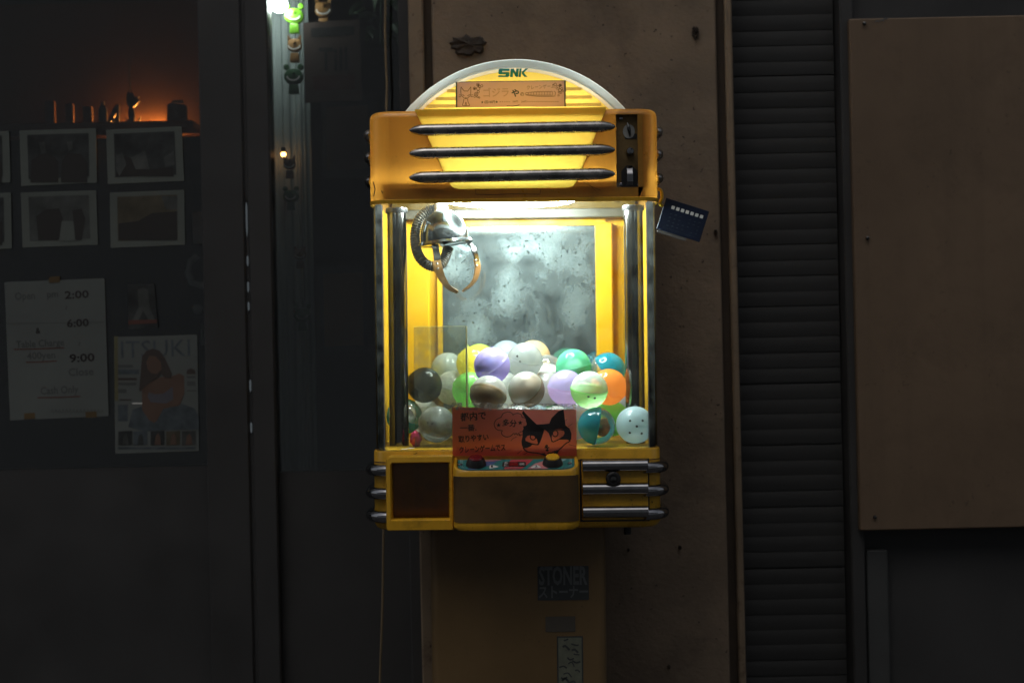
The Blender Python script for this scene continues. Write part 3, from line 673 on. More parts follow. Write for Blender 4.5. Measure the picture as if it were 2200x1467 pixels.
header = obj('header', mesh('header', *join((V, F), loft(cap, True, False, True), front), angle=.5), M['orange'], mc)
obj('bottom_lip', shell(HW+.002, -.002, DEP+.002, RC+.002, [(ZH-.003, .006), (ZH-.004, .001), (ZH+.004, 0), (ZH+.005, .0015)], cap0=False, cap1=False), M['yellow'], header)
lo = roundpoly(pan, [.002, .002, .016, .016], 6)
obj('light_panel', prism([(p[0] + ((.0075 if p[0] > 0 else -.0075) if p[1] > ZT-.02 else 0), p[1] + (.016 if p[1] > ZT-.02 else 0)) for p in lo], -.0035, .006, .002), M['panel'], header)
for zc in (279, 328.5, 380):
    x0, z = L(880, zc+2); x1, z2 = L(1321, zc-2); zz = (z+z2)/2
    xs = [x0, x0+.004, x0+.012, x0+.024, x0+.036, x1-.036, x1-.024, x1-.012, x1-.004, x1]
    rs = [.0015, .0052, .0088, .0118, .0126, .0126, .0118, .0088, .0052, .0015]
    obj('front_bar', tube([(a, -.0105, zz + (.0015 if a > 0 else -.0015)) for a in xs], rs, 20), M['chrome'], header)
    for s in (-1, 1):
        ys = [.045, .049, .056, .066, .10, .40, .43]
        obj('side_bar', tube([(s*(HW+.004), yy, zz) for yy in ys], [.001, .006, .0098, .012, .0125, .0125, .002], 16), M['chrome'], header)
# paint wear on the header front
def scratch(pts, wd, m='brownink', y=-.0006): return ribbon([L(*p) for p in pts], wd, y)
obj('tape_scar', join(scratch([(1022, 407), (1022, 419), (1060, 420), (1100, 418), (1160, 419), (1162, 409)], .0012), scratch([(1022, 408), (1050, 409)], .0009), scratch([(1252, 392), (1270, 402), (1290, 410)], .0008), scratch([(1262, 393), (1280, 412)], .0006), scratch([(820, 411), (822, 417)], .002), scratch([(802, 392), (806, 408), (803, 424)], .0022)), M['brownink'], header)
# switch recess
plate = obj('switch_recess', mesh('switch_recess', *sheet([(p[0], p[1]) for p in rec], .013), smooth=False), M['rustplate'], header)
obj('recess_wall', loft([[(p[0], .0002, p[1]) for p in rec], [(p[0], .0135, p[1]) for p in rec]], True, False, False), M['black'], plate)
for px, py in ((1335, 254), (1374, 254), (1335, 397), (1374, 397)):
    x, z = L(px, py); obj('screw', lathe([(.0045, .0128), (.004, .009), (.0015, .008)], 12, 'y', (x, 0, z)), M['bright'], plate)
x, z = L(1352, 280); dial = obj('dial_face', prism(disc2(x, z-.002, .0125, 20, .015), .0115, .0128), M['greyface'], plate)
obj('pointer', tube([(x-.003, .008, z+.016), (x-.001, .004, z+.006), (x, .004, z), (x+.002, .008, z-.014)], [.0015, .003, .0035, .0012], 10), M['steel'], dial)
obj('window_slot', prism(roundpoly([(L(1343, 305)[0], L(0, 316)[1]+.0027), (L(1370, 305)[0], L(0, 316)[1]+.0027), (L(1370, 305)[0], L(0, 305)[1]+.0027), (L(1343, 305)[0], L(0, 305)[1]+.0027)], .003), .0118, .0128), M['black'], plate)
x, z = L(1354, 326); obj('push_knob', lathe([(.0085, .0128), (.0085, .002), (.007, -.003), (.003, -.004)], 16, 'y', (x, 0, z)), M['bright'], plate)
x, z = L(1353, 380)
obj('handle_plate', prism(roundpoly([(x-.017, z-.024), (x+.017, z-.024), (x+.017, z+.012), (x+.006, z+.024), (x-.006, z+.024), (x-.017, z+.012)], .001), .010, .0128), M['black'], plate)
hv = [[(x+sx*wd, yy, zz+z) for sx in (-1, 1) for yy in ((y_, y_+.004) if sx < 0 else (y_+.004, y_))] for zz, y_, wd in ((.022, .006, .007), (.012, -.004, .0055), (.0, -.009, .0062), (-.012, -.008, .0065), (-.019, -.001, .0075))]
obj('turn_handle', loft(hv), M['bright'], plate)
# header lamp behind the panel
obj('header_tube', tube([(-.22, .15, 1.68), (.22, .15, 1.68)], .013, 12), M['hlamp'], header)
obj('reflector', box(-.28, .28, .30, .304, 1.605, 1.71), M['ceil'], header)

# arched topper
yt = .055
ac = L(1106, 128, yt); RA = 311*k(yt); az = ac[1]-RA; ax = ac[0]
half = math.acos((ZT-.006-az)/RA)
def arc(r, n=48, drop=0.0):
    h = math.acos(min(1, (ZT-.006-az)/r)); return [(ax + r*math.sin(-h+2*h*i/n), az + r*math.cos(-h+2*h*i/n)) for i in range(n+1)]
r1, r2, r3 = RA, RA-.0175, RA-.026
rim = loft([[(*p[:1], yy, p[1]) for p in arc(r)] for r, yy in ((r2, yt+.10), (r1-.004, yt+.10), (r1, yt+.094), (r1, yt+.004), (r1-.003, yt), (r2+.002, yt), (r2, yt+.003), (r2-.001, yt+.01))], False, False, False)
topper = obj('topper', rim, M['topwhite'], mc)
face = obj('face_border', loft([[(p[0], yt+.008, p[1]) for p in arc(r2-.0005)], [(p[0], yt+.006, p[1]) for p in arc(r3)]], False, False, False), M['stripe'], topper)
yf = yt + .0065
fc = obj('topper_face', mesh('topper_face', *sheet(arc(r3+.001), yf), smooth=False), M['topface'], topper)
obj('topper_back', mesh('topper_back', *sheet(arc(r1-.002), yt+.098), smooth=False), M['topwhite'], topper)
obj('topper_tube', tube([(ax-.18, yt+.055, ZT+.022), (ax+.18, yt+.055, ZT+.022)], .010, 12), M['tlamp'], topper)
for px in (885, 927, 1003, 1110, 1188, 1268, 1325):
    a = math.asin(((px-1100)*k(yt)-XC-ax+.004)/RA)
    cx, cz = ax + (RA-.001)*math.sin(a), az + (RA-.001)*math.cos(a)
    g = loft([[(u*math.cos(a)+v*math.sin(a)+cx, yy, -u*math.sin(a)+v*math.cos(a)+cz) for u, v in ((-.016, 0), (-.010, .0032), (0, .0045), (.010, .0032), (.016, 0))] for yy in (yt+.02, yt+.06)], False, False, False)
    obj('clip', g, M['topwhite'], topper)
def st(px0, px1, py, h):
    a, b_ = L(px0, py, yf), L(px1, py, yf); return prism(roundpoly([(a[0], a[1]-h), (b_[0], a[1]-h), (b_[0], a[1]+h), (a[0], a[1]+h)], h), yf-.0012, yf-.0004)
for q in ((1205, 1250, 193, .0036), (1205, 1272, 211, .0036), (1205, 1292, 227, .0036), (960, 1000, 197, .0036), (936, 1000, 214, .0036), (916, 1000, 230, .0036)):
    obj('stripe', st(*q), M['stripe'], fc)
# the three-letter logo: slanted block letters with a split in the strokes
lx, lz = L(1102, 158.5, yf); u = k(yf)
def lg(pts): return sheet([(lx + (p[0] + p[1]*.12)*u, lz + p[1]*u) for p in pts], yf-.0014)
S_ = [(-31, -9), (-9, -9), (-7, -7), (-7, -1), (-9, 1.5), (-23, 1.5), (-23, 4), (-8, 4), (-8, 9), (-29, 9), (-31.5, 7), (-31.5, -1), (-29, -3), (-15, -3), (-15, -5), (-31, -5)]
N_ = [(-5.5, -9), (.5, -9), (.5, 1), (7, -9), (12, -9), (12, 9), (6.5, 9), (6.5, 0), (.5, 9), (-5.5, 9)]
K1 = [(13.2, -9), (17.8, -9), (17.8, 9), (13.2, 9)]; K2 = [(18.8, 1.5), (26, 9), (32, 9), (23.5, .2), (32, -9), (25.5, -9), (18.8, -1.8)]
for q in (S_, N_, K1, K2): obj('logo_letter', lg(q), M['logo'], fc)

# cabinet: clear front wrapping the corners, yellow rear shell, pillars, ceiling, ring lamp, mirror
def uplan(hw, y0, y1, r, n=9):
    o = [(-hw, y1)]
    for cx, a in ((-hw+r, PI), (hw-r, -PI/2)):
        o += [(cx + r*math.cos(a+PI/2*i/(n-1)), y0+r + r*math.sin(a+PI/2*i/(n-1))) for i in range(n)]
    return o + [(hw, y1)]
wo, wi = uplan(.302, .006, .095, .05), uplan(.2985, .0095, .095, .0465)
ring = wo + wi[::-1]
obj('acrylic_window', loft([[(x, y, z) for x, y in ring] for z in (ZF-.002, ZH-.0005)], True, True, True), M['acrylic'], mc)
bo = [(-.303, .093), (-.303, .46), (-.26, .497), (.26, .497), (.303, .46), (.303, .093)]
bi = [(-.298, .093), (-.297, .40), (-.262, .452), (.262, .452), (.297, .40), (.298, .093)]
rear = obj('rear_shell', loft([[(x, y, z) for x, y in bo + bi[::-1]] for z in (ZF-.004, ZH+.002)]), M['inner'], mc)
for s in (-1, 1):
    x, z = L(855 if s < 0 else 1363, 700, .14)
    pi_ = obj('pillar', lathe([(.0215, ZF), (.0215, ZH)], 28, 'z', (x, .14, 0), False, False), M['steel'], mc)
    obj('collar', lathe([(.0235, ZH-.012), (.0245, ZH-.010), (.0245, ZH-.001)], 28, 'z', (x, .14, 0)), M['black'], pi_)
    # boxed yellow column at the rear corner beside the mirror
    xx0, xx1 = (.196, .236) if s > 0 else (-.275, -.205)
    obj('rear_column', bbox(xx0, xx1, .415, .4515, ZF, ZH-.014, .003), M['inner'], rear)
mx0, mx1 = L(950, 600, .44)[0], L(1291, 600, .44)[0]; mzt = L(1120, 487, .44)[1]
mir = obj('mirror', bbox(mx0, mx1, .440, .446, ZF+.03, mzt, .001), M['mirror'], rear)
obj('mirror_frame', join(box(mx0-.012, mx0, .436, .4515, ZF, ZH-.02), box(mx1, mx1+.012, .436, .4515, ZF, ZH-.02), box(mx0-.012, mx1+.012, .434, .4515, mzt, mzt+.022)), M['inner'], rear)
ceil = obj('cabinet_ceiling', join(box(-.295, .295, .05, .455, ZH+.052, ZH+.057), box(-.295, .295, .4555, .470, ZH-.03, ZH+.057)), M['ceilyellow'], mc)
obj('lamp_board', bbox(-.16, .16, .05, .36, ZH+.046, ZH+.0515, .002), M['shroud'], ceil)
obj('rail', bbox(-.29, .29, .405, .43, ZH-.002, ZH+.020, .002), M['rail'], ceil)
obj('added_light_block', box(-.262, .262, .012, .015, ZH+.002, ZH+.036), M['shroud'], ceil)  # unseen plate added to keep ring lamp light off the header front
lcx = L(1098, 440, .22)[0]
obj('ring_lamp', torus(.137, .0125, (lcx, .165, ZH+.025)), M['lamp'], ceil)
obj('lamp_clip', join(bbox(lcx+.150, lcx+.166, .155, .175, ZH+.018, ZH+.045, .001), bbox(lcx-.166, lcx-.150, .155, .175, ZH+.018, ZH+.045, .001)), M['ceil'], ceil)

# crane
yc = .145
crane = obj('crane', mesh('crane', *lathe([(max(.0535*(1-(q/16)**2.5)**.5, .0005), .0735*q/16) for q in range(17)], 40), angle=1.0), M['dome'], mc)
cxp, czp = L(956, 523, yc)
crane.location = (cxp, yc, czp); crane.rotation_euler = (0, -.10, 0)
kc = k(yc)
def cp(px, py, y=0.0): return ((px-956)*kc, y, (523-py)*kc)     # around the dome's base
obj('dome_rim', lathe([(.050, -.001), (.0605, -.004), (.063, -.001), (.0605, .004), (.052, .006)], 40), M['dome'], crane)
obj('dome_floor', lathe([(.050, -.0012), (.02, -.0045), (.004, -.0045)], 30), M['steel'], crane)
obj('mast', lathe([(.019, .068), (.015, .076), (.014, .105)], 20), M['ceil'], crane)
def band(pts, wds, th=.0022):       # flat bent strip, width along y
    P = [Vector(p) for p in pts]; loops = []
    for i, p in enumerate(P):
        t = (P[min(i+1, len(P)-1)] - P[max(i-1, 0)]).normalized(); n = Vector((t.z, 0, -t.x))*th
        yv = Vector((0, wds[i], 0)); loops.append([p-n-yv, p+n-yv, p+n+yv, p-n+yv])
    return loft(loops)
def claw(px_pts_arm, px_pts_tip, turn):
    A = spline([cp(*p) for p in px_pts_arm], 5); T_ = spline([cp(*p) for p in px_pts_tip], 5)
    if turn:    # swing towards the camera round the vertical axis
        R_ = Matrix.Rotation(turn, 4, 'Z'); A = [R_ @ a for a in A]; T_ = [R_ @ a for a in T_]
    return A, T_
def strip(P, wds, th, wdir):
    loops = []
    for i, p in enumerate(P):
        t = (P[min(i+1, len(P)-1)] - P[max(i-1, 0)]).normalized(); wv = Vector(wdir); wv = (wv - t*wv.dot(t)).normalized(); n = t.cross(wv)
        loops.append([p-n*th-wv*wds[i], p+n*th-wv*wds[i], p+n*th+wv*wds[i], p-n*th+wv*wds[i]])
    return loft(loops)
for tag_, arm, tip, wdir in (('r', [(1002, 521, .0), (1012, 535, -.002), (1018, 552, -.003), (1020, 572, -.003)], [(1019, 566, -.0035), (1020, 583, -.004), (1013, 605, -.004), (1000, 620, -.004), (982, 631, -.004)], (.55, .83, 0)),
                             ('l', [(936, 527, -.048), (938, 545, -.052), (938, 562, -.054), (939, 572, -.054)], [(936, 562, -.0555), (938, 580, -.056), (944, 601, -.05), (955, 620, -.04), (972, 632, -.028)], (.95, .3, 0))):
    A = spline([cp(*p) for p in arm], 5); T_ = spline([cp(*p) for p in tip], 5)
    a = obj('claw_arm', strip(A, [.0072]*len(A), .0018, wdir), M['steel'], crane)
    wds = [.0095 if i < 6 else .0095 - .0060*(i-6)/(len(T_)-7) for i in range(len(T_))]
    tp = obj('claw_tip', strip(T_, wds, .0016, wdir), M['brass'], a)
    for q in (569, 580):
        px = 1018 if tag_ == 'r' else 937
        c = cp(px, q, -.012 if tag_ == 'r' else -.064); obj('bolt', sphere(.0028, c, 10, 8), M['bright'], a)
hp = spline([cp(952, 448, .02), cp(928, 449, .02), cp(905, 466, .015), cp(894, 495, .01), cp(893, 525, .0), cp(901, 552, -.01), cp(920, 570, -.015), cp(940, 570, -.01), cp(954, 552, 0), cp(962, 533, .005)], 16)
hr = [.0110 + .0014*math.sin(i*2.1) for i in range(len(hp))]
obj('hose', mesh('hose', *tube(hp, hr, 12), angle=1.2), M['hose'], crane)
# chute: clear box in the front corner
cx0, cx1 = L(890, 800, .065)[0], L(1004, 800, .065)[0]; czt = L(950, 703, .065)[1]
chute = obj('chute', box(cx0, cx1, .065, .068, ZF+.001, czt), M['chute'], mc)
obj('chute_side', box(cx1-.003, cx1, .0685, .19, ZF+.001, czt), M['chute'], chute)
obj('chute_back', box(cx0, cx1-.0035, .187, .19, ZF+.001, czt), M['acrylic'], chute)
obj('cut_edge', join(box(cx1-.0028, cx1+.0006, .0642, .0648, ZF+.001, czt), box(cx0, cx1, .0652, .0678, czt+.0003, czt+.0012)), M['edge'], chute)

# lower body
ZB = .853
base = obj('base', shell(HW-.001, .002, DEP, RC, [(ZB, .012), (ZB+.004, .005), (ZB+.012, 0), (ZF-.004, 0), (ZF-.001, .001), (ZF, .004)]), M['yellow'], mc)
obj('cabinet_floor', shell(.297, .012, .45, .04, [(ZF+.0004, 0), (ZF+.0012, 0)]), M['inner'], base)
# dark skirt joint under the ledge
obj('ledge_seam', shell(HW, .001, DEP+.001, RC, [(.9955, .0), (.9975, .0)], cap0=False, cap1=False), M['brownink'], base)
rr_ = RC + .006
for zc in (1000, 1049.5, 1099):
    z = L(1405, zc+3.5, .02)[1]
    for s in (-1, 1):
        path = [(s*.268, -.005, z), (s*.2725, -.006, z), (s*.279, -.006, z)]
        path = [(s*(.2665), -.0055, z)] + [(s*(HW-.001-RC + (RC+.0065)*math.sin(a)), .002+RC-(RC+.0065)*math.cos(a), z) for a in [PI/2*i/8 for i in range(1, 9)]] + [(s*(HW+.0055), .12, z), (s*(HW+.0055), .40, z), (s*(HW+.002), .41, z)]
        obj('side_bar', tube(path, [.0115]+[.0125]*(len(path)-2)+[.004], 18), M['bright'], base)
# service door on the right with three bars and a lock
dx0, dz1 = L(1249, 990, 0); dx1, dz0 = L(1393, 1116, 0)
door = obj('service_door', bbox(dx0, dx1, -.004, .004, dz0, dz1, .002), M['yellow'], base)
obj('door_seam', mesh('door_seam', *sheet([(dx0-.004, dz0-.004), (dx1+.003, dz0-.004), (dx1+.003, dz1+.003), (dx0-.004, dz1+.003)], .0009), smooth=False), M['black'], door)
for zc in (1000, 1049.5, 1099):
    z = L(1320, zc, 0)[1]
    obj('door_bar', lathe([(.0115, dx0+.001), (.0125, dx0+.002), (.0125, dx1-.002), (.0115, dx1-.001)], 20, 'x', (0, -.009, z)), M['bright'], door)
x, z = L(1318, 1030, -.02)
lk = obj('lock', lathe([(.0155, -.003), (.0155, -.020), (.013, -.023), (.010, -.0235), (.0098, -.021), (.001, -.021)], 24, 'y', (x, 0, z)), M['black'], door)
obj('key_core', lathe([(.0065, -.0205), (.0062, -.0235), (.001, -.0237)], 16, 'y', (x, 0, z)), M['steel'], lk)
# prize opening on the left
ox0, oz1 = L(828, 981, -.03); ox1, oz0 = L(975, 1140, -.03)
ix0, iz1 = L(838, 994, -.03); ix1, iz0 = L(968, 1118, -.03)
outer = roundpoly([(ox0, oz0), (ox1, oz0), (ox1, oz1), (ox0, oz1)], [.006, .002, .002, .014], 6)
inner = roundpoly([(ix0, iz0), (ix1, iz0), (ix1, iz1), (ix0, iz1)], [.004, .002, .002, .008], 6)
def sc(poly, d):
    c = Vector((sum(p[0] for p in poly)/len(poly), sum(p[1] for p in poly)/len(poly)))
    return [tuple(Vector(p) + (c-Vector(p)).normalized()*d) for p in poly]
prz = obj('prize_frame', loft([[(p[0], y, p[1]) for p in q] for q, y in ((outer, .003), (outer, -.027), (sc(outer, .003), -.033), (inner, -.034), (sc(inner, .003), -.030), (sc(inner, .004), .0018))], True, False, False), M['yellow'], base)
obj('prize_bin', loft([[(p[0], y, p[1]) for p in q] for q, y in ((sc(inner, .004), .0025), (sc(inner, .006), .12))], True, False, True), M['bin'], prz)
fl = obj('flap', box(ix0+.005, ix1-.005, -.012, -.010, iz0+.006, iz1-.004), clear('smoked_flap', (.8, .72, .6), .02, (.3, .22, .14)), prz)
# control console
yb, yfr = .000, -.064
chw = .1315
def zt_(y): return 1.0060 + (y-yb)*.37
pl0 = [(-chw, yb)]
rcn = .032
pts2 = [(-chw, yb)] + [(-chw+rcn - rcn*math.cos(a), yfr+rcn - rcn*math.sin(a)) for a in [PI/2*i/8 for i in range(9)]] + [(chw-rcn + rcn*math.sin(a), yfr+rcn - rcn*math.cos(a)) for a in [PI/2*i/8 for i in range(9)]] + [(chw, yb)]
ccx = L(1109, 1060, -.09)[0]
def cl(d, dz=0.0, zz=None):
    o = []
    for x, y in pts2:
        q = Vector((x, y)); cc = Vector((0, yb - .02)); q = q + (cc-q).normalized()*d if d else q
        if y == yb: q.y = yb
        o.append((q.x+ccx, q.y, (zt_(q.y)+dz) if zz is None else zz))
    return o
con = obj('console', loft([cl(.006, 0, ZB+.006), cl(.001, 0, ZB+.011), cl(0, 0, ZB+.02), cl(0, -.008), cl(.0015, -.002), cl(.005, 0), cl(.008, -.002), cl(.0085, -.004)], False, True, False), M['yellow'], base)
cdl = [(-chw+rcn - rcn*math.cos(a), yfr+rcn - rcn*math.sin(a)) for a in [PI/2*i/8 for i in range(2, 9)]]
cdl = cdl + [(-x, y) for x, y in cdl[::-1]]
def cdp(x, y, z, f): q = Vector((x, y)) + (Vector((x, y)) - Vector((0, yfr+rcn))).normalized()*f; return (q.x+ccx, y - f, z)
obj('shaded_front', loft([[cdp(x, y, z, f) for x, y in cdl] for z, f in ((ZB+.0225, -.002), (ZB+.023, .0012), (.971, .0012), (.9715, -.002))], False, False, False), M['shadedfront'], con)  # darker sheet over the console front, its shade painted as colour
# console plate and prints, in the slanted plane: (a,b) -> a = local x, b = 0 back .. 1 front
def pp(px, t, lift=0.0):
    y = yb-.004 + (yfr+.010-yb+.004)*t
    return ((px-1100)*k(y)-XC+(-.27)*THETA, y, zt_(y)-.0030+lift)
def plateshape(pts, lift): return [pp(*p, lift) for p in pts]
def outl(mg): 
    a, b_ = 984+mg, 1234-mg
    return [(a, .02+mg*.004)] + [(a+26-26*math.cos(t), .66+.32*math.sin(t)-mg*.004) for t in [PI/2*i/6 for i in range(7)]] + [(b_-26+26*math.sin(t), .66+.32*math.cos(t)-mg*.004) for t in [PI/2*i/6 for i in range(7)]] + [(b_, .02+mg*.004)]
def pflat(name, pts, m, lift, par): return obj(name, mesh(name, plateshape(pts, lift), [tuple(range(len(pts)))], smooth=False), M[m], par)
cpl = pflat('console_plate', outl(0), 'teal', .0, con)
pflat('blue_print', [(1040, .08), (1072, .08), (1060, .45), (1038, .75), (1020, .93), (1002, .93), (1022, .5)], 'blueprint', .0004, cpl)
pflat('red_print', [(1098, .06), (1146, .06), (1126, .80), (1118, .93), (1082, .93), (1088, .6)], 'red', .0004, cpl)
pflat('red_print', [(1012, .06), (1080, .06), (1064, .2), (1012, .2)], 'pinkprint', .0004, cpl)
pflat('pink_print', [(1176, .10), (1150, .45), (1132, .93), (1178, .93), (1172, .6)], 'pinkprint', .0004, cpl)
pflat('pale_print', [(1196, .06), (1218, .06), (1208, .3), (1200, .42)], 'paleteal', .0004, cpl)
def ln(pts, wd, m, lift, name='line_print'):
    P = [Vector(pp(*p, lift)) for p in pts]; V, F = [], []
    for i, p in enumerate(P):
        t = (P[min(i+1, len(P)-1)] - P[max(i-1, 0)]).normalized(); n = Vector((t.y, -t.x, 0)).normalized()*wd
        V += [p+n, p-n]
        if i: F.append((2*i-2, 2*i-1, 2*i+1, 2*i))
    obj(name, mesh(name, V, F, smooth=False), M[m], cpl)
for mg in (6, 9): ln(outl(mg), .0006, 'paleteal', .0008)
for px, m, lab in ((1023, 'redcap', 'dark red push button'), (1187.5, 'yelcap', 'yellow push button')):
    c = pp(px, .5, .0005)
    bm_ = Matrix.Translation(c) @ Matrix.Rotation(math.atan(.37), 4, 'X')
    bt = tag(obj('button', xf(lathe([(.0215, 0), (.0205, .005), (.0170, .013), (.0160, .0145), (.0145, .014)], 28, 'z'), bm_), M['black'], con), lab)
    obj('button_cap', xf(lathe([(.0145, .012), (.0145, .0160), (.013, .0178), (.006, .0186), (.001, .0187)], 28, 'z'), bm_), M[m], bt)
dsp = pflat('display', [(1082, .30), (1128, .30), (1130, .36), (1130, .68), (1128, .74), (1081, .74), (1079, .68), (1080, .36)], 'black', .0010, cpl)
pflat('display_window', [(1094, .34), (1113, .34), (1113, .70), (1093, .70)], 'redcap', .0014, dsp)
def ptext(s, px, t, wpx, ht, m, lift=.0018, name='lettering', par=None, bold=.0):
    V, F = text(s, 0, 0, 1.0, 0, bold=bold)
    if not V: return
    zs_ = [v[2] for v in V]; xs_ = [v[0] for v in V]; w_ = max(xs_)-min(xs_); h_ = max(zs_)-min(zs_)
    obj(name, mesh(name, [pp(px + v[0]/w_*wpx, t - v[2]/h_*ht, lift) for v in V], F, smooth=False), M[m], par or cpl)
ptext('あ', 1087.5, .42, 8, .18, 'white', par=dsp); ptext('と', 1086.5, .62, 7, .16, 'white', par=dsp); ptext('回', 1121.5, .54, 9, .2, 'white', par=dsp)
ptext('SNK', 1103.5, .85, 28, .10, 'pinkprint', bold=.03)
a_ = pflat('number_tag', [(1052, .62), (1054, .55), (1058, .55), (1071, .70), (1070, .76), (1053, .88), (1051, .82)], 'white', .0009, cpl); ptext('1', 1057, .71, 4, .2, 'ink', par=a_, bold=.02)
a_ = pflat('number_tag', [(1140, .82), (1150, .58), (1154, .58), (1163, .8), (1161, .86), (1142, .88)], 'white', .0009, cpl); ptext('2', 1152, .74, 6, .2, 'ink', par=a_, bold=.02)
for px in (982+3, 1228): obj('screw', lathe([(.005, 0), (.0042, .002), (.001, .003)], 12, 'z', pp(px+(4 if px < 1100 else -4), .52, .001)), M['bright'], con)
# litter on the ledge
for i, (px, py) in enumerate(((868, 961), (878, 964), (884, 960))):
    x, z = L(px, py, .03+.01*i); obj('paper_scrap', bbox(x-.006, x+.005, .03+i*.012, .037+i*.012, ZF+.0016, ZF+.0024, .0003), M['white'], base)
# pedestal
px0, px1 = L(925, 1300, .06)[0], L(1303, 1300, .06)[0]
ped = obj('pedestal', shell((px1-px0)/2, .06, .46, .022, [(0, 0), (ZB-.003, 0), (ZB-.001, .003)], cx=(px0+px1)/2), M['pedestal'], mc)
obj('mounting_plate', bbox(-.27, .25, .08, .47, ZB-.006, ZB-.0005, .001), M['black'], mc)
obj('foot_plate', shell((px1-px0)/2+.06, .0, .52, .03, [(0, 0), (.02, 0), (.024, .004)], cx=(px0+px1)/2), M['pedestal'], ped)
x, z = L(1348, 1142, .1); obj('drain_stub', lathe([(.008, z-.006-ZB+.853), (.008, ZB+.001)], 12, 'z', (x, .1, 0)), M['black'], base)

# ------------------------------------------------------------------ stickers on the pedestal
def mthing(name, label, cat, geo, m, px, py, y, group=None):
    x, z = L(px, py, y); o = obj(name, geo, M[m]); o.matrix_world = mroot(x, y, z); return tag(o, label, cat, group)
ysk = .0592
kk = k(ysk)
def rect(w_, h_): return [(-w_/2*kk, -h_/2*kk), (w_/2*kk, -h_/2*kk), (w_/2*kk, h_/2*kk), (-w_/2*kk, h_/2*kk)]
o = mthing('sticker', 'black sticker with large grey letters over katakana on the pedestal', 'sticker', prism(roundpoly(rect(110, 73), .002), -.0003, .0006), 'stickerblack', 1210, 1253, ysk)
obj('lettering', text('STONER', 0, 16*kk, 40*kk*1.35, -.0006, width=104*kk, bold=.03), M['stickergrey'], o)
obj('lettering', text('ストーナー', 0, -19*kk, 30*kk, -.0006, width=106*kk, bold=.025), M['stickergrey'], o)
mthing('sticker', 'plain dull rectangular sticker mark in the middle of the pedestal', 'sticker', prism(rect(64, 33), -.0002, .0006), 'stickerdull', 1204, 1341, ysk)
o = mthing('sticker', 'tall pale sticker with dark brush writing, lowest on the pedestal', 'sticker', prism(rect(56, 130), -.0002, .0006), 'stickerblack', 1225, 1432, ysk)
obj('inner_field', sheet(rect(50, 124), -.0004), M['stickergreen'], o)
rd = random.Random(4); g = []
for i in range(16):
    cx, cz = rd.uniform(-16, 16), 56 - i*7.2
    g.append(ribbon(spline([Vector((cx-rd.uniform(4, 12), cz))*kk, Vector((cx, cz-rd.uniform(-6, 6)))*kk, Vector((cx+rd.uniform(4, 10), cz-rd.uniform(-4, 8)))*kk], 4), rd.uniform(2.5, 5)*kk, -.0007))
obj('brush_writing', join(*g), M['stickerblack'], o)

# ------------------------------------------------------------------ tan paper sign on the header
ysg = .022
sgx, sgz = L(1097, 205, ysg)
def zb(u, v):           # enlargement coordinates -> sign local
    x, z = L(960 + u/7.857, 140 + v/7.857, ysg); return (x-sgx, z-sgz)
bs = obj('paper_sign', prism([zb(*p) for p in ((150, 300), (600, 288), (1200, 282), (2008, 275), (2008, 712), (1500, 716), (1228, 712), (700, 722), (152, 728))], -.0005, .0005), M['brownsign'])
bs.matrix_world = mroot(sgx, ysg, sgz); tag(bs, 'tan paper sign with cat doodle and flowers standing on the header', 'sign')
for q in ([(150, 300), (174, 299), (176, 726), (152, 728)], [(1982, 276), (2008, 275), (2008, 712), (1984, 712)]): obj('dark_edge', prism([zb(*p) for p in q], -.0022, .0), M['tealink'], bs)
obj('top_edge', ribbon([zb(150, 302), zb(600, 290), zb(1200, 284), zb(2008, 277)], .0012, -.0008), M['ink'], bs)
def pen(lines, wd, m, y=-.0010, name='doodle', par=bs, f=zb, sm=4):
    obj(name, join(*[ribbon(spline([Vector(f(*p)) for p in q], sm) if sm else [f(*p) for p in q], wd, y) for q in lines]), M[m], par)
pen([[(240, 380), (236, 450), (245, 520), (285, 562), (322, 582), (362, 562), (400, 515), (405, 450), (406, 380)], [(240, 380), (270, 425), (300, 455)], [(406, 380), (375, 425), (350, 455)], [(300, 455), (325, 450), (350, 455)],
     [(265, 510), (285, 528), (300, 535)], [(385, 508), (362, 528), (345, 535)], [(312, 560), (322, 570), (332, 560)], [(200, 552), (240, 548)], [(210, 515), (240, 525)], [(400, 525), (445, 515)], [(400, 545), (440, 550)],
     [(290, 585), (278, 640), (265, 690), (285, 700), (308, 690), (318, 640)], [(352, 582), (360, 640), (384, 690), (360, 702), (335, 692), (326, 640)], [(308, 690), (322, 705), (336, 692)]], .0011, 'brownink')
def rings(cs): return [[(cx + r*math.cos(a*2*PI/9), cy + r*math.sin(a*2*PI/9)) for a in range(10)] for cx, cy, r in cs]
pen(rings([(525, 345, 26), (590, 365, 20), (468, 408, 24), (530, 410, 30), (555, 380, 20), (530, 465, 20), (495, 505, 32), (495, 505, 14), (470, 545, 16), (515, 550, 14), (546, 562, 13),
           (1830, 340, 22), (1872, 392, 32), (1915, 355, 22), (1910, 440, 26), (1940, 415, 20), (1955, 452, 16), (1895, 470, 18), (1920, 485, 14), (1885, 525, 14), (1800, 345, 9)]), .0010, 'brownink', sm=0)
for q in ((528, 348, 16), (468, 410, 15), (1915, 355, 15), (1872, 392, 10)): obj('flower_centre', sheet([zb(q[0]+q[2]*math.cos(a), q[1]+q[2]*math.sin(a)) for a in [i*.7 for i in range(9)]], -.0009), M['brownink'], bs)
def bt_(s, u, v, wd, h, m, bold=0.0, rot=.012, y=-.0009):
    x, z = zb(u, v); kk = k(ysg)/7.857; obj('lettering', text(s, x, z, h*kk, y, width=wd*kk, bold=bold, rot=rot), M[m], bs)
bt_('ゴジラ', 830, 470, 430, 170, 'faint', .012); bt_('や', 1155, 485, 130, 140, 'tealink', .03, y=-.0016); bt_('の', 1272, 505, 66, 80, 'brownink', .012)
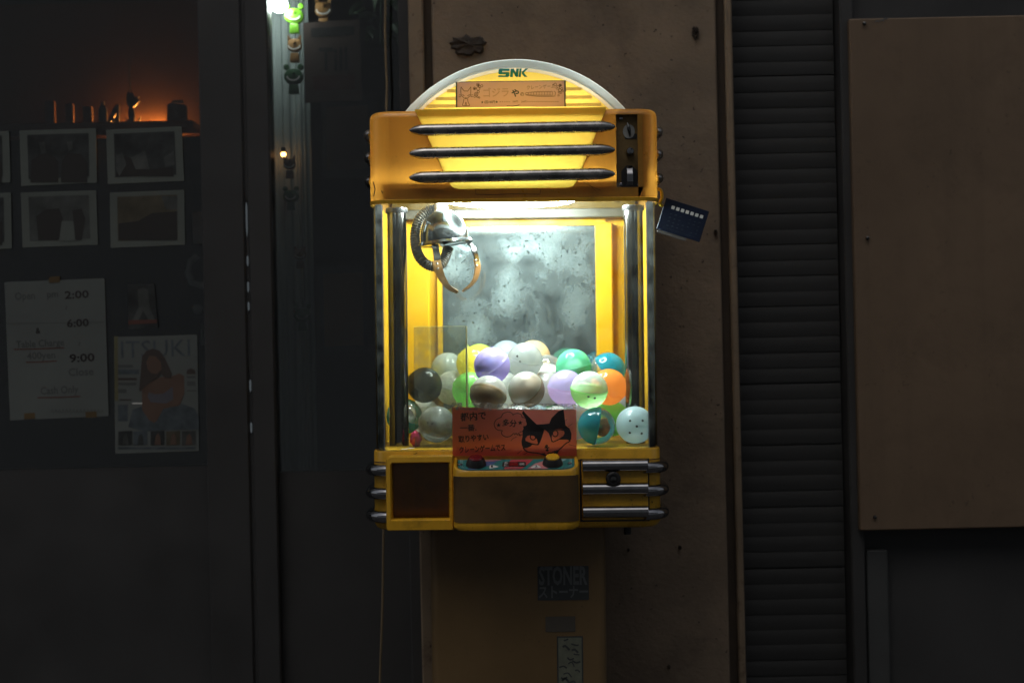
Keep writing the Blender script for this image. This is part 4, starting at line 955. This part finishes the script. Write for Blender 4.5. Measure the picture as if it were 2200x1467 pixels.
bt_('クレーンゲーム', 1585, 378, 470, 80, 'brownink', -.008, .05); bt_('★1回100円★', 720, 636, 290, 56, 'tealink', .015); bt_('500円', 1155, 628, 90, 40, 'brownink'); bt_('200円', 1300, 630, 90, 40, 'brownink')
pen([[(u, 640), (u+8, 622), (u+16, 642), (u+22, 628)] for u in range(890, 1075, 38)] + [[(u, 638), (u+8, 618), (u+14, 640), (u+22, 624)] for u in range(1360, 1880, 36)], .0007, 'brownink', sm=0)
loopl = [(1330 + 480*t/60 + 34*math.sin(t*1.1), 500 + 42*math.cos(t*1.1)*(0.5+min(1, t/25)*.6)) for t in range(61)]
pen([loopl], .0010, 'brownink')
pen([[(1010, 708), (1110, 712), (1190, 700), (1226, 690)]], .0012, 'tealink', -.0048)

# ------------------------------------------------------------------ red paper sign on the window
yrs = -.004
rgx, rgz = L(1105, 928, yrs)
def disp(x, z): return .0011*math.sin(x*38+z*20) + .0009*math.sin(z*95+x*11) + .0006*math.sin(x*120-z*60)
def zr(u, v):
    x, z = L(965 + u/7.857, 860 + v/7.857, yrs); return (x-rgx, z-rgz)
def warp(g, off): return mapg(g, lambda v: (v[0], disp(v[0], v[2]) - off, v[2]))
NX, NZ = 48, 18; V, F = [], []
for j in range(NZ+1):
    for i in range(NX+1):
        u = 50 + 2095*i/NX; top = 130 + 25*math.sin(i*.33)*(1 if i < 26 else .15) + (28 if 14 < i < 24 else 16 if i >= 24 else 0)
        top = 122 + 36*min(1, max(0, (i-8)/10)) - 12*math.exp(-((i-22)/3)**2); v = top + (945-top)*j/NZ
        x, z = zr(u + 8*(j/NZ), v); V.append((x, disp(x, z), z))
        if i and j: F.append(((j-1)*(NX+1)+i-1, (j-1)*(NX+1)+i, j*(NX+1)+i, j*(NX+1)+i-1))
rs_ = obj('paper_sign', mesh('paper_sign', V, F, angle=3), M['redsign'])
rs_.matrix_world = mroot(rgx, yrs, rgz); tag(rs_, 'crumpled red paper sign with black cat face taped to the window', 'sign')
V, F = [], []
for i in range(41):
    u = 48 + 2095*i/40
    for j, v in enumerate((42 + (20 if 12 < i else 0), 90, 170)):
        x, z = zr(u, v + (6*math.sin(i*1.3) if j == 1 else 0)); V.append((x, disp(x, z)-.0012 - (.0022*abs(math.sin(i*.9)) if j == 1 else 0), z))
    if i:
        for j in range(2): F.append((3*i-3+j, 3*i+j, 3*i+1+j, 3*i-2+j))
obj('clear_tape', mesh('clear_tape', V, F, angle=3), M['film'], rs_)
def rt(s, u, v, wd, h, rot=.04, bold=.022):
    x, z = zr(u, v); kk = k(yrs)/7.857; obj('handwriting', warp(text(s, x, z, h*kk, 0, width=wd*kk, rot=rot, bold=bold), .0007), M['ink'], rs_)
rt('都内で', 405, 275, 440, 150, .07); rt('一番.', 320, 470, 280, 120, .02); rt('取りやすい', 410, 645, 510, 125, .08); rt('クレーンゲームでス', 560, 820, 780, 125, .05)
rt('多分', 1020, 390, 240, 125, -.10); 
for q in ((835, 425, 40), (1200, 385, 42)):
    x, z = zr(q[0], q[1]); obj('star', warp(sheet(star2(x, z, q[2]*k(yrs)/7.857), 0), .0007), M['ink'], rs_)
def fill(pts, m, off, name, hole):
    obj(name, warp(sheet([zr(*p) for p in pts], 0, [[zr(*p) for p in hole[::-1]]]), off), M[m], rs_)
EYE_L = [(1290, 690), (1285, 650), (1320, 605), (1370, 595), (1430, 605), (1480, 660), (1500, 735), (1470, 745), (1400, 730), (1330, 705)]
EYE_R = [(1740, 560), (1790, 515), (1870, 503), (1935, 520), (1950, 560), (1925, 610), (1860, 650), (1760, 695), (1740, 685), (1730, 640)]
# cat face: split along its centre so the fill follows the paper
fill([(1250, 180), (1300, 240), (1390, 330), (1480, 415), (1590, 410), (1640, 405), (1640, 520), (1605, 500), (1590, 560), (1560, 650), (1520, 745), (1500, 765), (1400, 755), (1380, 780), (1320, 805), (1255, 810), (1228, 770), (1220, 700), (1240, 610), (1240, 530), (1265, 455), (1310, 420), (1300, 330), (1230, 225)], 'ink', .0009, 'face_patch', EYE_L)
fill([(1640, 405), (1690, 400), (1730, 300), (1840, 195), (1930, 155), (1945, 270), (1965, 430), (2030, 480), (2065, 570), (2060, 660), (2040, 690), (1985, 665), (1930, 668), (1870, 668), (1760, 715), (1725, 705), (1712, 640), (1680, 560), (1640, 520)], 'ink', .0009, 'face_patch', EYE_R)
def rpen(lines, wd, name='pen_line', sm=5, off=.0016):
    obj(name, warp(join(*[ribbon(spline([Vector(zr(*p)) for p in q], sm), wd, 0) for q in lines]), off), M['ink'], rs_)
rpen([[(1415+46*math.cos(a), 625+46*math.sin(a)) for a in [i*.63 for i in range(11)]], [(1790+46*math.cos(a), 565+52*math.sin(a)) for a in [i*.63 for i in range(11)]]], .0022, 'pupil')
rpen([[(1245, 800), (1300, 860), (1380, 885), (1480, 895), (1560, 910), (1620, 905)], [(1560, 915), (1640, 935), (1780, 930), (1830, 860), (1900, 800), (1960, 740), (2045, 690)], [(1660, 905), (1730, 890), (1790, 865), (1770, 915)],
      [(1625, 790), (1640, 765), (1660, 770), (1640, 800)], [(1610, 800), (1645, 806), (1690, 800)], [(1655, 800), (1655, 840), (1640, 850)], [(1630, 835), (1655, 858), (1678, 840)]], .0024)
rpen([[(1820, 870), (1800, 915)], [(1835, 850), (1790, 925)]], .0050)
rpen([[(880, 290), (915, 228), (1000, 200), (1060, 225), (1082, 262)], [(1082, 242), (1150, 225), (1215, 245), (1228, 290)], [(1228, 290), (1290, 310), (1300, 365)], [(1300, 370), (1322, 400), (1300, 440), (1255, 448)], [(1255, 448), (1260, 490), (1235, 530), (1190, 540)],
      [(880, 290), (800, 330), (760, 400), (780, 470), (830, 508), (900, 515)], [(900, 515), (882, 550), (900, 590), (960, 620), (1030, 610), (1080, 570), (1105, 565)], [(1100, 590), (1130, 560), (1150, 590), (1175, 560), (1200, 612)], [(1170, 590), (1245, 586)]], .0014)
rpen([[(1040, 690), (1080, 650), (1140, 620)], [(1940, 360), (1990, 325)], [(2000, 450), (2080, 405)], [(2020, 750), (2140, 780)], [(1150, 905), (1230, 850)], [(1250, 920), (1320, 890)]], .0007)

# ------------------------------------------------------------------ blue calendar card on a yellow hook
yk = .09
cx, cz = L(1467, 474, yk)
cal = obj('calendar', bbox(-.049, .049, -.0012, .0012, -.035, .035, .0006), M['navy'])
cal.matrix_world = mroot(cx, yk, cz) @ Matrix.Rotation(.32, 4, 'Y'); tag(cal, 'dark blue calendar card hanging tilted beside the header', 'calendar')
obj('back_flap', bbox(-.046, .020, .0016, .0028, -.042, -.020, .0005), M['cardgrey'], cal)
for i in range(7):
    x = -.0285 + i*.0108; obj('day_square', prism(roundpoly([(x-.0036, .0155), (x+.0036, .0155), (x+.0036, .0227), (x-.0036, .0227)], .0012, 4), -.0018, -.0010), M['white'], cal)
rd = random.Random(9); g = []
for r_ in range(4):
    for i in range(7):
        if rd.random() < .8:
            x = -.0285+i*.0108; z = .005 - r_*.0085; g.append(ribbon(spline([Vector((x-.002, z-.001)), Vector((x, z+rd.uniform(-.001, .002))), Vector((x+.002, z-.0005))], 3), .0010 + .0008*(i < 2), -.0016))
obj('date_marks', join(*g), M['denim'], cal)
obj('dotted_line', join(*[ribbon([(-.03+i*.0035, -.028), (-.0285+i*.0035, -.028)], .0008, -.0016) for i in range(19)]), M['denim'], cal)
hkx, hkz = L(1416, 425, .08)
hk = obj('hook', tube(spline([Vector((-.008, 0, .018)), Vector((.004, 0, .016)), Vector((.007, 0, .0)), Vector((.002, 0, -.012)), Vector((.008, .006, -.018))], 6), .0035, 10), M['hook']); hk.matrix_world = mroot(hkx, .085, hkz)
tag(hk, 'yellow plastic hook holding the blue calendar card on the machine side', 'hook')

# ------------------------------------------------------------------ prize capsules
def milky(name, col, tr=.70, rough=.08): return pm(name, col, rough, var=0, trans=tr, tcol=tuple(c**.6 for c in col), rvar=0, spec=.8)
def frost(name, col, a): return clear(name, tuple(.55+.45*c for c in col), a, col, rough=.05, dscale=0)
CM = {n: milky('capsule_'+n, c) for n, c in dict(paleblue=(.62, .80, .85), teal=(.02, .27, .35), grey=(.46, .50, .48), green=(.32, .78, .20), black=(.012, .013, .014), lilac=(.60, .53, .86), pink=(.62, .30, .42), orange=(.98, .36, .07),
      white=(.62, .64, .62), cream=(.74, .58, .34), bluegrey=(.42, .50, .58), yellow=(.85, .72, .10), lime=(.52, .68, .10), mint=(.20, .72, .46), palegreen=(.55, .72, .48), violet=(.40, .28, .46), brown=(.42, .29, .15), purple=(.62, .42, .72)).items()}
CF = {n: frost('clear_half_'+n, c, a) for n, (c, a) in dict(white=((.86, .90, .88), .38), grey=((.70, .70, .64), .40), mint=((.35, .75, .52), .45), smoke=((.36, .27, .16), .52), frostmint=((.16, .66, .40), .52), frostlilac=((.56, .48, .84), .66), clear=((.85, .88, .86), .10), green=((.6, .8, .5), .4), yellow=((.85, .78, .3), .4)).items()}
TM = {n: pm('toy_'+n, c, .5, var=.5, scale=60) for n, c in dict(brown=(.26, .15, .06), orange=(.6, .19, .05), blue=(.16, .28, .42), white=(.6, .6, .55), green=(.15, .45, .08), dark=(.05, .04, .04), lilac=(.35, .28, .62)).items()}
R = .0405
lo_me = mesh('lower_half', *lathe([(.001, -R)] + [(R*math.cos(a), R*math.sin(a)) for a in [-PI/2+.12*i for i in range(1, 13)]] + [(R, -.003), (R+.0009, -.002), (R+.0009, .002), (R, .003)], 32, 'z', cap0=True, cap1=False), angle=.9)
up_me = mesh('upper_half', *lathe([(R-.0004, .0025)] + [((R-.0004)*math.cos(a), (R-.0004)*math.sin(a)) for a in [.09+.115*i for i in range(1, 13)]] + [(.001, R-.0004)], 32, 'z', cap0=False, cap1=True), angle=.9)
def toymesh(seed):
    rd = random.Random(seed); V, F = sphere(.024, n=14, m=9)
    return mesh('toy', [(v[0]*(1+rd.uniform(-.25, .25)), v[1]*(1+rd.uniform(-.25, .25)), v[2]*(.8+rd.uniform(-.2, .2))) for v in V], F, angle=1.2)
toys = [toymesh(s) for s in range(4)]
def holes(dirs):
    gs = []
    for d in dirs:
        d = Vector(d).normalized(); q = d.to_track_quat('Z', 'Y').to_matrix().to_4x4()
        gs.append(xf(lathe([(.0027, R+.0002), (.0022, R+.0006), (.0003, R+.0003)], 10), q))
    return join(*gs)
G = 'prize capsules inside the claw machine'
CAPS = [ # name, X, y, Z (photograph axes), lower, upper, toy, tilt(x,y), label, hole directions
 ('paleblue', .2660, .0720, 1.0690, 'paleblue', 'paleblue', None, (1.2, .1), 'pale blue capsule with five small holes in the front right corner', [(.35, -1, .30), (-.38, -1, .30), (0, -1, -.02), (-.42, -1, -.42), (.30, -1, -.46)]),
 ('tealclear', .1823, .0630, 1.0672, 'teal', 'clear', 'orange', (0, 1.75), 'teal and clear capsule with orange toy, right beside the red sign', None),
 ('greygoggle', -.1650, .1250, 1.0670, 'grey', 'white', 'white', (.7, .3), 'grey capsule at the bottom of the clear chute', [(-.5, -1, .15), (-.2, -1, .1)]),
 ('greenlow', .2220, .1841, 1.0765, 'green', 'green', 'green', (.3, -.4), 'light green capsule low between the teal one and the pale blue one', None),
 ('tealpillar', -.2430, .2150, 1.0800, 'teal', 'clear', 'white', (.2, .5), 'teal capsule half hidden behind the left dark pillar', None),
 ('black', -.1993, .2400, 1.1498, 'black', 'black', None, (.4, .6), 'black capsule behind the clear chute', None),
 ('brown1', -.0515, .0951, 1.1350, 'smoke', 'grey', 'brown', (-.5, .35), 'smoky capsule with brown contents above the left half of the red sign', None),
 ('brown2', .0318, .1300, 1.1430, 'smoke', 'grey', 'brown', (.6, -.7), 'smoky capsule with tan and brown contents above the middle of the red sign', None),
 ('pinklilac', .1199, .1583, 1.1461, 'purple', 'lilac', None, (.2, .1), 'lilac pink capsule left of the green one with the white top', None),
 ('greenwhite', .1674, .0819, 1.1446, 'green', 'white', None, (.25, .1), 'green capsule with milky white top and small holes', [(-.1, -1, -.35), (.28, -1, -.48)]),
 ('orange', .2143, .1479, 1.1485, 'orange', 'orange', None, (.5, .4), 'bright orange capsule right of the green one with holes', None),
 ('limegreen', -.0952, .2305, 1.1394, 'green', 'green', None, (.2, .4), 'bright green capsule just right of the clear chute', None),
 ('white1', -.1388, .3135, 1.1410, 'white', 'white', 'white', (.1, .3), 'milky white capsule seen through the clear chute', None),
 ('whitegreen', -.1529, .3856, 1.1819, 'palegreen', 'white', None, (.3, -.2), 'pale greenish capsule seen through the chute, against the mirror', None),
 ('white2', .0760, .2266, 1.1418, 'white', 'white', 'orange', (.2, .2), 'white capsule between the smoky tan one and the lilac pink one', None),
 ('clear2', .0820, .2987, 1.1782, 'white', 'clear', 'white', (.4, .1), 'clear capsule behind, below the cream one', None),
 ('lilac', -.0445, .1600, 1.1957, 'frostlilac', 'frostlilac', 'blue', (.3, -.6), 'lilac capsule with a blue patch on top of the heap', None),
 ('greyholes', .0294, .2119, 1.2064, 'grey', 'grey', None, (.2, .2), 'grey white capsule with two small holes right of the lilac one', [(-.5, -1, .28), (-.3, -1, -.08)]),
 ('cream', .0507, .3653, 1.2120, 'cream', 'cream', None, (.2, .3), 'cream capsule behind the grey white one, topmost of the heap', None),
 ('bluegrey', -.0133, .3990, 1.2115, 'bluegrey', 'bluegrey', None, (0, 0), 'blue grey capsule at the back between the lilac and cream ones', None),
 ('yellow', -.0882, .2860, 1.1980, 'yellow', 'yellow', None, (.3, .5), 'yellow capsule left of the lilac one', None),
 ('lime', -.0772, .3661, 1.2032, 'lime', 'lime', None, (.1, .2), 'lime capsule at the back behind the yellow one', None),
 ('mint', .1397, .2341, 1.1913, 'frostmint', 'frostmint', 'white', (.1, -.2), 'mint green see-through capsule on top at the right', None),
 ('teal2', .2190, .2486, 1.1836, 'clear', 'teal', 'white', (.35, .75), 'teal topped capsule leaning at the right end of the heap', None),
 ('violet', .2520, .2522, 1.1068, 'violet', 'bluegrey', None, (.2, .3), 'violet grey capsule behind the right dark pillar', None),
 ('white3', -.0160, .2631, 1.1384, 'white', 'white', None, (.2, .5), 'white capsule peeping out below the lilac one', None)]
HID = [(-.0515, .1280, 1.0612), (.0157, .0825, 1.0703), (.0974, .1000, 1.0689), (-.0253, .2044, 1.0674), (.0575, .1998, 1.0669), (.1432, .2019, 1.0702), (-.1170, .3026, 1.0612), (-.0272, .3300, 1.0685), (.0708, .3300, 1.0685), (.1643, .3300, 1.0678), (.2390, .3300, 1.0802), (-.2071, .3300, 1.0740)]
hc = ['white', 'cream', 'white', 'cream', 'paleblue', 'lilac', 'yellow', 'white', 'mint', 'teal', 'white', 'grey']
for i, q in enumerate(HID): CAPS.append(('low', *q, hc[i], 'white' if i % 2 else hc[i], None, (.3*i, .2*i), '%s capsule buried low in the heap behind the %s' % (hc[i], ('left end of the red sign', 'middle of the red sign', 'right end of the red sign', 'smoky brown one', 'smoky tan one', 'teal and clear one', 'clear chute', 'white ones at the back', 'lilac pink one', 'mint one', 'violet grey one', 'teal one by the left pillar')[i]), None))
for i, (nm, X, y, Z, lo_, up_, toy, tl, lab, hd) in enumerate(CAPS):
    lx_, lz_ = IL(X, Z-CAMZ); lx_ = max(-.255, min(.2585, lx_)); lz_ = max(ZF+.0015+R, lz_)
    t_ = thing('capsule', lab, 'capsule', mat4=mroot(lx_, y, lz_) @ Matrix.Rotation(tl[1], 4, 'Y') @ Matrix.Rotation(tl[0], 4, 'X'), group=G)
    def half(name, me, key, clr):
        m = CF[key] if clr and key in CF else CM.get(key) or CF[key]
        o = obj(name, me, None, t_)
        if not me.materials: me.materials.append(m)
        o.material_slots[0].link = 'OBJECT'; o.material_slots[0].material = m
    half('lower_half', lo_me, lo_, lo_ in ('clear', 'smoke')); half('upper_half', up_me, up_, up_ in ('white', 'grey', 'mint', 'clear') and up_ != lo_)
    if toy:
        o = obj('toy', toys[i % 4], None, t_, (.002, .003, -.004))
        if not toys[i % 4].materials: toys[i % 4].materials.append(TM[toy])
        o.material_slots[0].link = 'OBJECT'; o.material_slots[0].material = TM[toy]
        if nm == 'lilac': o.location = (-.012, -.014, .014); o.scale = (.75, .6, .75)
        if nm in ('brown1', 'brown2'): o.scale = (1.3, 1.3, 1.2)
        if nm in ('tealclear', 'teal2'): o.location = (0, 0, .012); o.scale = (.8, .8, .8)
    if hd:
        iv = (Matrix.Rotation(tl[1], 3, 'Y') @ Matrix.Rotation(tl[0], 3, 'X')).inverted()
        obj('vent_holes', holes([iv @ Vector(d) for d in hd]), M['black'], t_)
x, z = L(893, 940, .10)
V, F = sphere(.016, n=12, m=8); rd = random.Random(2)
pk = obj('foil_packet', mesh('foil_packet', [(v[0]*.8*(1+rd.uniform(-.2, .2)), v[1]*.7*(1+rd.uniform(-.2, .2)), max(-.016, v[2]*1.1*(1+rd.uniform(-.2, .2)))) for v in V], F, angle=.3), M['pink']); pk.matrix_world = mroot(x, .105, ZF+.0175)
tag(pk, 'crumpled pink foil packet on the cabinet floor beside the left pillar', 'packet')
